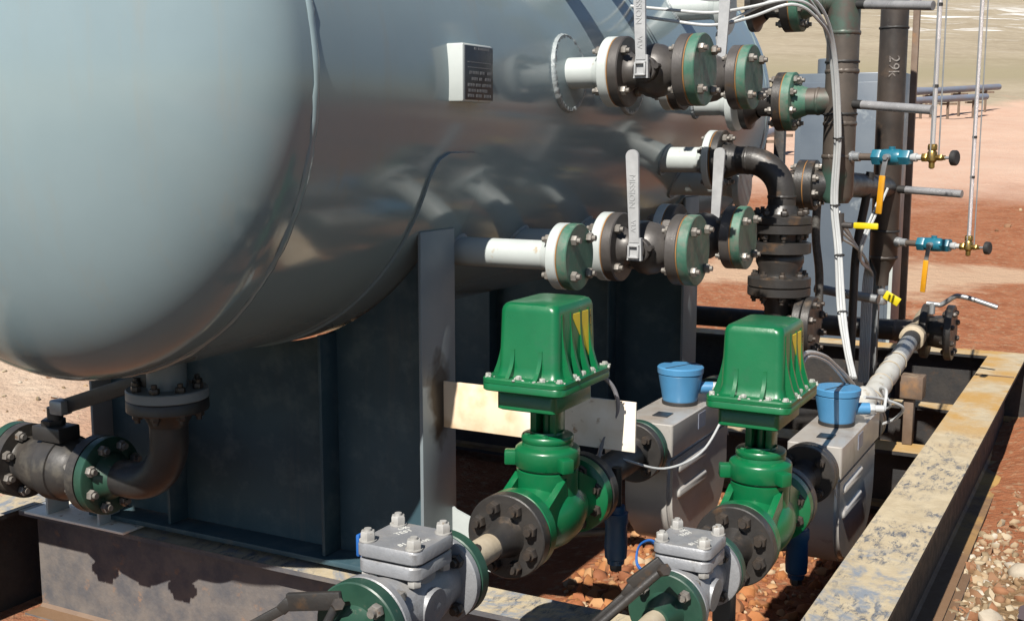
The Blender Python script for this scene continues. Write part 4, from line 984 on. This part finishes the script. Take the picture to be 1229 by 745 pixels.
for z, x0 in ((.436, -.355), (.86, -.335)):
    b = B().lathe((x0, 0, z), (-1, 0, 0), [(0, .07), (.035, .10), (.04, .12), (.066, .12), (.07, 0)], 40)
    b.build('spool_flange', 'black', t)
# support bars that hold the gauge glasses
def bar(parent, o, p0, p1, r=.019):
    p0, p1 = V(p0)-V(o), V(p1)-V(o); d = p1-p0
    B().cyl(p0, p0+d*.14, r*1.02, n=16).build('bar_sleeve', 'rubber', parent)
    B().cyl(p0+d*.14, p1, r, n=16).build('support_bar', 'blackbar', parent)
M['blackbar'] = pm('worn_steel_bar', (.46, .46, .47), (.30, .30, .31), 9, (.22, .34), metal=.25)
bar(t, (BX, BY, 1.0), (BX+.05, BY-.02, 1.422), (-.752, 5.0, 1.391)); bar(t, (BX, BY, 1.0), (BX+.05, BY-.02, 1.835), (-.768, 5.0, 1.80))
for z in (.545, .29, .955): B()
b = B()
for z in (.60, .38): ring_bead(b, (0, 0, z), (0, 0, 1), .071, .004, 40, .0)
b.build('cable_tie', 'rubber', t)
SY2, SX2 = 6.15, -1.125
t2 = thing('standpipe', 'slimmer brown vertical standpipe with chalked number, farther right', 'standpipe', (SX2, SY2, .53))
b = B(); b.lathe((0, 0, 0), (0, 0, 1), [(0, 0), (0, .03), (.065, .032), (.14, .065), (.145, .068), (1.0, .068), (1.95, .068), (1.96, 0)], 36); ring_bead(b, (0, 0, .145), (0, 0, 1), .068, .006, 40); b.build('pipe', 'dbrown', t2)
for z in (.28, 1.29):
    b = B(); ring_bead(b, (0, 0, z), (0, 0, 1), .071, .004, 40, .0); b.build('cable_tie', 'rubber', t2)
b = B(); a = math.atan2(-SY2, -SX2+.1)
b.text('29k', .072, Matrix.Translation((.018, -.0665, 1.10)) @ Matrix.Rotation(.28, 4, 'Z') @ Matrix.Rotation(PI/2, 4, 'X') @ Matrix.Rotation(-PI/2, 4, 'Z'), .001); b.build('chalk_number', 'fchalk', t2)
bar(t2, (SX2, SY2, .53), (SX2+.055, SY2-.02, 1.024), (-.75, 6.04, 1.010))
b = B(); b.cyl((0, 0, .50), (-.06, -.80, .545), .058, n=24); b.build('side_outlet', 'black', t2)
# drip valve under the slimmer standpipe
t3 = thing('drip_valve', 'small steel valve with yellow lever under the slimmer standpipe', 'valve', (SX2, SY2, .53))
b = B(); b.cyl((0, 0, 0), (0, 0, -.10), .016, n=14); b.hexn((0, 0, -.02), (0, 0, -1), .026, .028); b.hexn((0, 0, -.066), (0, 0, -1), .028, .03); b.build('body', 'galv', t3)
rt = Matrix.Rotation(.5, 3, 'Y'); B().box((.055, -.02, -.062), (.085, .010, .045), rt, .006).build('lever_handle', 'ytag', t3)

def gauge(label, loc, tube_h, oil):
    """blue shut-off valve, brass angle valve with black knob and an upright gauge glass"""
    t = thing('gauge_glass', label, 'level gauge', loc, 'level gauges with blue shut off valves')
    dr = V((.955, -.29, 0)).normalized()
    P_ = lambda k, z=0.0: dr*k + V((0, 0, z))
    b = B(); b.lathe(P_(-.01), dr, [(0, 0), (0, .024), (.012, .026), (.03, .024), (.034, .020), (.06, .020), (.062, .016)], 20); b.build('reducer', 'galv', t)
    B().cyl(P_(.05), P_(.13), .0155, n=18).build('nipple', 'brown', t)
    b = B().hexn(P_(.115), dr, .036, .04); b.lathe(P_(.15), dr, [(0, .028), (.01, .033), (.03, .034), (.06, .034), (.08, .033), (.09, .028)], 24); b.hexn(P_(.235), dr, .034, .045)
    b.cyl(P_(.195, .02), P_(.195, .044), .014, n=14); b.build('valve_body', 'tblue', t)
    nv = dr.cross(V((0, 0, 1)))
    b = B(); b.cyl(P_(.195)+nv*.02, P_(.195)+nv*.052, .014, n=12); q = Matrix((dr, -nv, V((0, 0, 1)))).transposed()
    b.box(P_(.190, -.035)+nv*.052, (.022, .006, .085), q @ Matrix.Rotation(.16, 3, 'Y'), .002); b.hexn(P_(.195)+nv*.05, nv, .013, .012)
    hd = b.build('lever_stem', 'galv', t)
    b = B(); b.box(P_(.180, -.155)+nv*.054, (.027, .011, .16), q @ Matrix.Rotation(.06, 3, 'Y'), .005); b.build('lever_grip', 'yhand', t)
    b = B(); b.lathe(P_(.275), dr, [(0, .012), (.02, .018), (.03, .018), (.032, .012), (.055, .012)], 14); b.build('union', 'wcable', t)
    b = B(); b.cyl(P_(.325), P_(.425), .010, n=14); b.hexn(P_(.330), dr, .019, .022); b.lathe(P_(.37), (0, 0, -1), [(-.055, 0), (-.055, .017), (-.035, .018), (-.03, .014), (-.02, .02), (.012, .02), (.02, .012), (.04, .012), (.045, .006), (.046, 0)], 16)
    b.hexn(P_(.395), dr, .014, .018); b.hexn(P_(.37, .03), (0, 0, 1), .019, .022); b.build('angle_valve', 'brass', t)
    b = B().cyl(P_(.42), P_(.455), .006, n=10); b.build('stem', 'galv', t)
    b = B().lathe(P_(.450), dr, [(0, 0), (0, .024), (.004, .031), (.022, .031), (.026, .026), (.026, 0)], 12); b.build('knob', 'rubber', t)
    B().cyl(P_(.37, .05), P_(.37, tube_h), .0095, n=16).build('glass_tube', 'clearglass', t)
    if oil: B().cyl(P_(.37, .05), P_(.37, oil), .0068, n=12).build('liquid', 'oil', t)
    for s in (1, -.0):
        B().cyl(P_(.37+.022*s)+nv*(-.012 if s else .017), P_(.37+.022*s, tube_h)+nv*(-.012 if s else .017), .003, n=8).build('guard_rod', 'galv', t)
    for k in ((.60, .28) if oil else (.33, .52)):
        b = B(); b.cyl(P_(.37, k*1.0), P_(.37, k+.012), .0115, n=14); b.build('clip', 'rubber', t)
    return t
gauge('gauge glass with olive oil level on the thicker standpipe', (BX+.05, BY-.02, 1.200), .90, .47)
gauge('clear gauge glass on the slimmer standpipe, lower and farther right', (SX2+.066, SY2-.02, .757), 1.25, 0)

# yellow handled valve beside the tubing, frame of conduit and strut behind
t = thing('instrument_valve', 'small steel valve with long yellow lever grip in front of the strut post', 'valve', (-1.10, 5.0, .916))
b = B(); b.cyl((0, 0, -.06), (0, 0, .05), .017, n=14); b.hexn((0, 0, -.055), (0, 0, -1), .015, .02); b.cyl((0, 0, 0), (.055, -.01, 0), .013, n=12); b.build('body', 'steel', t)
B().box((.112, -.02, .001), (.105, .012, .026), Matrix.Rotation(-.15, 3, 'Z'), .005).build('lever_grip', 'ytag', t)
t = thing('strut_post', 'slotted white strut post standing behind the tubing bundle', 'post', (-1.175, 6.2, -.15))
b = B()
for x, w_ in ((-.026, .006), (.026, .006)): b.box((x, 0, .50), (w_, .045, 1.08), bev=.001)
b.box((0, .020, .50), (.05, .005, 1.08), bev=.001); b.build('channel', 'galv', t)
b = B()
for i in range(11): b.box((.0295, -.002, .04+i*.095), (.0015, .016, .045), bev=0)
b.build('slot', 'ink', t)
o = B().tube([(-1.43, 6.0, .515), (-1.26, 5.97, .497), (-1.10, 5.94, .485)], .024, 14, 3).build('conduit', 'galv'); tag(o, 'short horizontal galvanised conduit behind the tubing bundle', 'conduit')
o = B().tube([(-1.41, 5.9, 1.06), (-1.415, 5.9, .80), (-1.39, 5.9, .60), (-1.385, 5.9, .35)], .021, 10, 5).build('hose', 'braid'); tag(o, 'braided grey hose hanging beside the stacked black valve', 'hose')
o = B().tube([(-1.12, 5.7, 1.12), (-1.135, 5.7, 1.0), (-1.17, 5.7, .75), (-1.175, 5.7, .50), (-1.18, 5.72, .05)], .020, 10, 5).build('hose', 'rubber'); tag(o, 'black rubber hose hanging between the tubing bundle and the strut post', 'hose')
o = B().tube([(-.52, 7.52, -.27), (-.40, 7.50, -.285), (-.2, 7.42, -.295), (.1, 7.40, -.30), (.5, 7.55, -.29), (1.2, 7.9, -.28), (2.4, 8.0, -.25)], .022, 10, 6).build('hose', 'braid'); tag(o, 'grey hose lying on the clay at the outer side of the skid beam', 'hose')

# tubing bundle: four white tubes with black ties
t = thing('tubing_bundle', 'bundle of thin white tubes looping over and hanging down the thicker standpipe', 'tubing', (-1.10, 4.9, .3))
bo = V((-1.10, 4.9, .3))
main = [(-2.0, 4.58, 1.83), (-1.743, 4.58, 1.795), (-1.55, 4.58, 1.772), (-1.395, 4.58, 1.785), (-1.23, 4.60, 1.808), (-1.155, 4.70, 1.765), (-1.125, 4.85, 1.63), (-1.115, 4.95, 1.30), (-1.125, 4.99, 1.02), (-1.095, 4.97, .81), (-1.058, 4.90, .576), (-.995, 4.75, .429), (-.94, 4.62, .345)]
for k, (dx, dz, dy) in enumerate(((0, 0, 0), (.011, .012, -.004), (-.011, .010, .008), (.003, -.012, -.009))):
    pts = []
    for i, p in enumerate(main):
        f = 1 + .9*(i in (1, 2, 3)) + random.uniform(-.25, .35)
        pts.append(V((p[0]+dx*f, p[1]+dy, p[2]+(dz*f*2.0 if i < 6 else 0)))-bo)
    if k == 2: pts = pts[3:]; pts[0] = V((-1.50, 4.60, 1.72))-bo; pts.insert(0, V((-1.53, 4.62, 1.64))-bo)
    B().tube(pts, .0065, 8, 6).build('tube', 'wcable', t)
b = B()
for i in (7, 8, 9, 10):
    p = V(main[i])+V((.004, 0, 0)); d = V(main[min(i+1, 12)])-V(main[i-1]); ring_bead(b, p-bo+d.normalized()*.02, d, .020, .003, 20, 0)
b.build('cable_tie', 'rubber', t)
# fan of thin tubes going to the strut post
t = thing('tubing_bundle', 'fan of thin white tubes spreading from the bundle to the slotted strut post', 'tubing', (-1.15, 5.6, .6))
bo = V((-1.15, 5.6, .6))
for k in range(6):
    a = (V((-1.11, 5.02, .97-.035*k)) if k < 4 else V((-1.12+.02*k, 5.6, 1.05)))
    pts = [a, V((-1.14+.006*k, 5.5, .80-.01*k)), V((-1.20+.007*k, 6.08, .66-.012*k)), V((-1.215+.009*k, 6.12, .50)), V((-1.215+.009*k, 6.12, .02))]
    B().tube([p-bo for p in pts], .006, 6, 6).build('tube', 'wcable', t)
def cable(name, pts, r, mat, label, cat='cable'):
    o = B().tube(pts, r, 8, 7).build(name, mat); tag(o, label, cat)
cable('cable', [(-.845, 3.36, .56), (-.853, 3.45, .635), (-.875, 3.80, .575), (-.905, 4.15, .475), (-.91, 4.45, .36), (-.90, 4.60, .27)], .0075, 'wcable', 'white cable arching from the right actuator to the wrapped pipe')
cable('cable', [(-.842, 3.37, .55), (-.848, 3.47, .622), (-.87, 3.80, .560), (-.90, 4.15, .455), (-.915, 4.42, .345)], .0045, 'wcable', 'thinner white cable just under the arching one from the right actuator')
cable('cable', [(-1.37, 3.00, .61), (-1.345, 3.05, .604), (-1.315, 3.10, .55), (-1.312, 3.12, .47), (-1.354, 3.12, .39), (-1.37, 3.10, .31)], .0065, 'gcable', 'grey cable hanging from the left actuator across the bracket plate')
cable('cable', [(-1.50, 3.32, .265), (-1.44, 3.30, .285), (-1.375, 3.32, .276), (-1.287, 3.45, .225), (-1.215, 3.6, .25), (-1.19, 3.75, .34), (-1.20, 3.9, .40)], .0042, 'wcable', 'thin white cable drooping across the side of the nearer flow meter')
cable('wire', [(-.78, 4.42, .27), (-.79, 4.50, .33), (-.83, 4.6, .31), (-.80, 4.66, .24), (-.86, 4.7, .20)], .006, 'wcable', 'white wire looped beside the right blue cup')
cable('wire', [(-.84, 4.35, .33), (-.80, 4.48, .30), (-.74, 4.58, .255), (-.77, 4.62, .20), (-.83, 4.65, .16)], .006, 'wcable', 'white wire end hanging beside the wrapped pipe')
b = B(); b.lathe((0, 0, 0), (0, 1, .1), [(0, .0), (.01, .04), (.06, .055), (.12, .05), (.18, .03), (.19, 0)], 14)
o = b.build('junction', 'wrap'); o.location = (-.90, 4.55, .245); tag(o, 'crumpled white wrapping where the cables meet by the right blue cup', 'wrapping')
b = B(); b.cyl((-.02, 0, 0), (-.02, .16, .0), .035, n=20); b.hexn((-.02, .16, 0), (0, 1, 0), .05, .05); b.cyl((.03, .05, 0), (.03, .05, .06), .012)
o = b.build('fitting', 'galv'); o.location = (-1.32, 4.42, .375); tag(o, 'galvanised fitting behind the nearer blue cup', 'fitting')

# ------------------------------------------------------------------ drain under the vessel: elbow and ball valve
t = thing('drain_elbow', 'dark elbow pipe under the vessel bottom leading left to the drain valve', 'pipe', (DX, DY, DZ))
B().lathe((0, 0, -.001), (0, 0, -1), [(0, 0), (0, .124), (.004, .127), (.034, .127), (.037, .124), (.037, .085), (.08, .062), (.09, .06)], 44).build('flange', 'black', t)
b = B(); b.cyl((0, 0, -.085), (0, 0, -.13), .06, n=28); b.elbow((0, 0, -.290), (0, 0, -1), (-1, 0, 0), .16, .06, 28, 16); b.cyl((-.16, 0, -.29), (-.235, 0, -.29), .06, n=28); b.build('pipe', 'black', t)
bolts(t, (0, 0, -.003), (0, 0, 1), .10, 8, .070, PI/8, 'dbolt')
B().lathe((-.30, 0, -.29), (1, 0, 0), [(0, 0), (0, .125), (.004, .128), (.034, .128), (.037, .124), (.037, .08), (.08, .06)], 44).build('flange', 'dgreen', t)
t = thing('drain_ball_valve', 'dirty black flanged drain valve with long black lever under the vessel dome', 'ball valve', (DX-.30, DY, DZ-.29))
B().lathe((0, 0, 0), (-1, 0, 0), [(.003, 0), (.003, .128), (.040, .128), (.044, .12), (.044, .085), (.06, .08), (.10, .092), (.13, .102), (.155, .106), (.157, .112), (.215, .112), (.217, .106), (.30, .092), (.335, .08), (.35, .085), (.352, .128), (.388, .128), (.388, 0)], 48).build('body', 'drainv', t)
B().lathe((-.392, 0, 0), (-1, 0, 0), [(0, 0), (0, .128), (.036, .128), (.04, .12), (.04, .08), (.09, .06), (.40, .06)], 44).build('flange', 'dgreen', t)
b = B(); b.box((-.19, -.02, .125), (.13, .09, .05), bev=.006); b.cyl((-.19, -.02, .10), (-.19, -.02, .21), .026, n=16); b.hexn((-.20, -.02, .15), (0, 0, 1), .04, .02); b.build('stem_housing', 'black', t)
b = B(); q = V((.90, -.02, .30)).normalized().to_track_quat('X', 'Z').to_matrix()
b.box((.03, -.02, .275), (.50, .014, .050), q, .003); b.build('lever_handle', 'black', t)
B().box((-.155, -.025, .215), (.06, .05, .05), bev=.008).build('lever_hub', 'galv', t)
bolts(t, (.001, 0, 0), (1, 0, 0), .102, 8, .076, PI/8, 'bolt', .018); bolts(t, (-.39, 0, 0), (1, 0, 0), .102, 8, .076, PI/8, 'bolt', .018)
M_ = None
t = thing('pipe_support', 'white welded bracket on the front cross beam under the drain valve', 'pipe support', (-3.42, 2.99, -.137))
B().box((.02, 0, .006), (.52, .17, .010), bev=.002).build('base_plate', 'plate', t)
for x in (-.13, .14): B().box((x, -.02, .06), (.012, .10, .10), bev=.002).build('leg', 'pale', t)
B().box((0, -.02, .115), (.30, .11, .010), bev=.002).build('cradle_plate', 'pale', t)

# ------------------------------------------------------------------ background
t = thing('cabinet', 'grey blue sheet metal cabinet standing behind the standpipes', 'cabinet', (-1.68, 7.95, -.30))
B().box((0, 0, 1.0), (.66, .5, 1.98), bev=.008).build('housing', 'cabinet', t)
B().box((.0, -.252, 1.0), (.58, .012, 1.86), bev=.003).build('door', 'cabinet', t)
B().box((.322, -.254, 1.0), (.022, .016, 1.96), bev=.002).build('door_edge', 'pale', t)
B().box((.22, -.268, 1.1), (.02, .02, .12), bev=.003).build('handle', 'galv', t)
B().cyl((-.17, -.1, 1.98), (-.17, -.1, 2.09), .06, n=20, ch=.006).build('cap', 'cabinet', t)
o = B().box((0, 0, 0), (.035, .035, 2.6), bev=.002).build('steel_post', 'rustpost'); o.location = (-1.16, 7.0, .9); tag(o, 'slim tan steel post just right of the chalk numbered standpipe', 'post')
o = B().box((0, 0, 0), (.06, .05, 1.9), bev=.002).build('steel_post', 'black'); o.location = (-1.90, 6.95, .55); tag(o, 'black steel post left of the grey cabinet', 'post')

def at(d, l): x, y = CY*l-SY*d, SY*l+CY*d; return V((x, y, gz(x, y)))
def far_pipe(d0, l0, d1, l1, h, r, label, n):
    a, c = at(d0, l0), at(d1, l1); o0 = a.copy()
    t = thing('pipe_run', label, 'pipe', o0, 'pipes raised on stands across the clay pad')
    a2, c2 = V((0, 0, h)), c-o0+V((0, 0, h)); b = B(); b.cyl(a2, c2, r, n=12); b.build('pipe', 'farpipe', t)
    for k in range(n):
        f = (k+.5)/n; p = a.lerp(c, f)-o0; g = gz(*(p+o0).xy)-o0.z; zt = a2.lerp(c2, f).z
        b = B(); b.box((p.x, p.y, (g+zt)/2-.1), (.07, .07, zt-g+.2), bev=0); b.box((p.x, p.y, zt-r-.05), (.5, .08, .06), bev=0); b.build('stand', 'rustpost', t)
M['farpipe'] = pm('dull_blue_grey_pipe', (.20, .26, .36), (.24, .22, .24), .9, (.4, .55))
far_pipe(31, 7.0, 39, 16.0, .75, .10, 'longest blue grey pipe on stands far across the pad', 7)
far_pipe(30.2, 7.6, 37.0, 14.8, .62, .10, 'second blue grey pipe on stands, in front of the longest one', 6)
far_pipe(41, 11.2, 42.5, 15.5, .55, .07, 'thin dark pipe farthest off at the foot of the grass slope', 3)
far_pipe(22.0, 4.55, 24.0, 5.6, .55, .08, 'short blue pipe glimpsed behind the black elbow', 2)

for x, y, s, lb, m in ((.16, 7.55, .085, 'large pinkish rock lying right of the end valve lever', 'rockpink'), (-.06, 10.6, .10, 'pinkish rock on the red clay right of the lower gauge', 'rockpink'), (.25, 9.0, .07, 'pale rock between the puddles behind the end valve', 'rockpale'),
    (-.36, 4.35, .045, 'white stone on the gravel edge right beside the skid beam', 'rockpale'), (-.30, 4.9, .05, 'pale angular stone at the top of the gravel strip by the beam', 'rockpale'), (-.16, 4.5, .04, 'orange stone among the gravel right of the skid beam', 'rockrust'),
    (-1.50, 4.35, .06, 'orange stone in the sun under the nearer flow meter', 'rockrust'), (-1.22, 4.02, .05, 'rust coloured stone between the two flow meters', 'rockrust')):
    rock(x, y, s, lb, m)
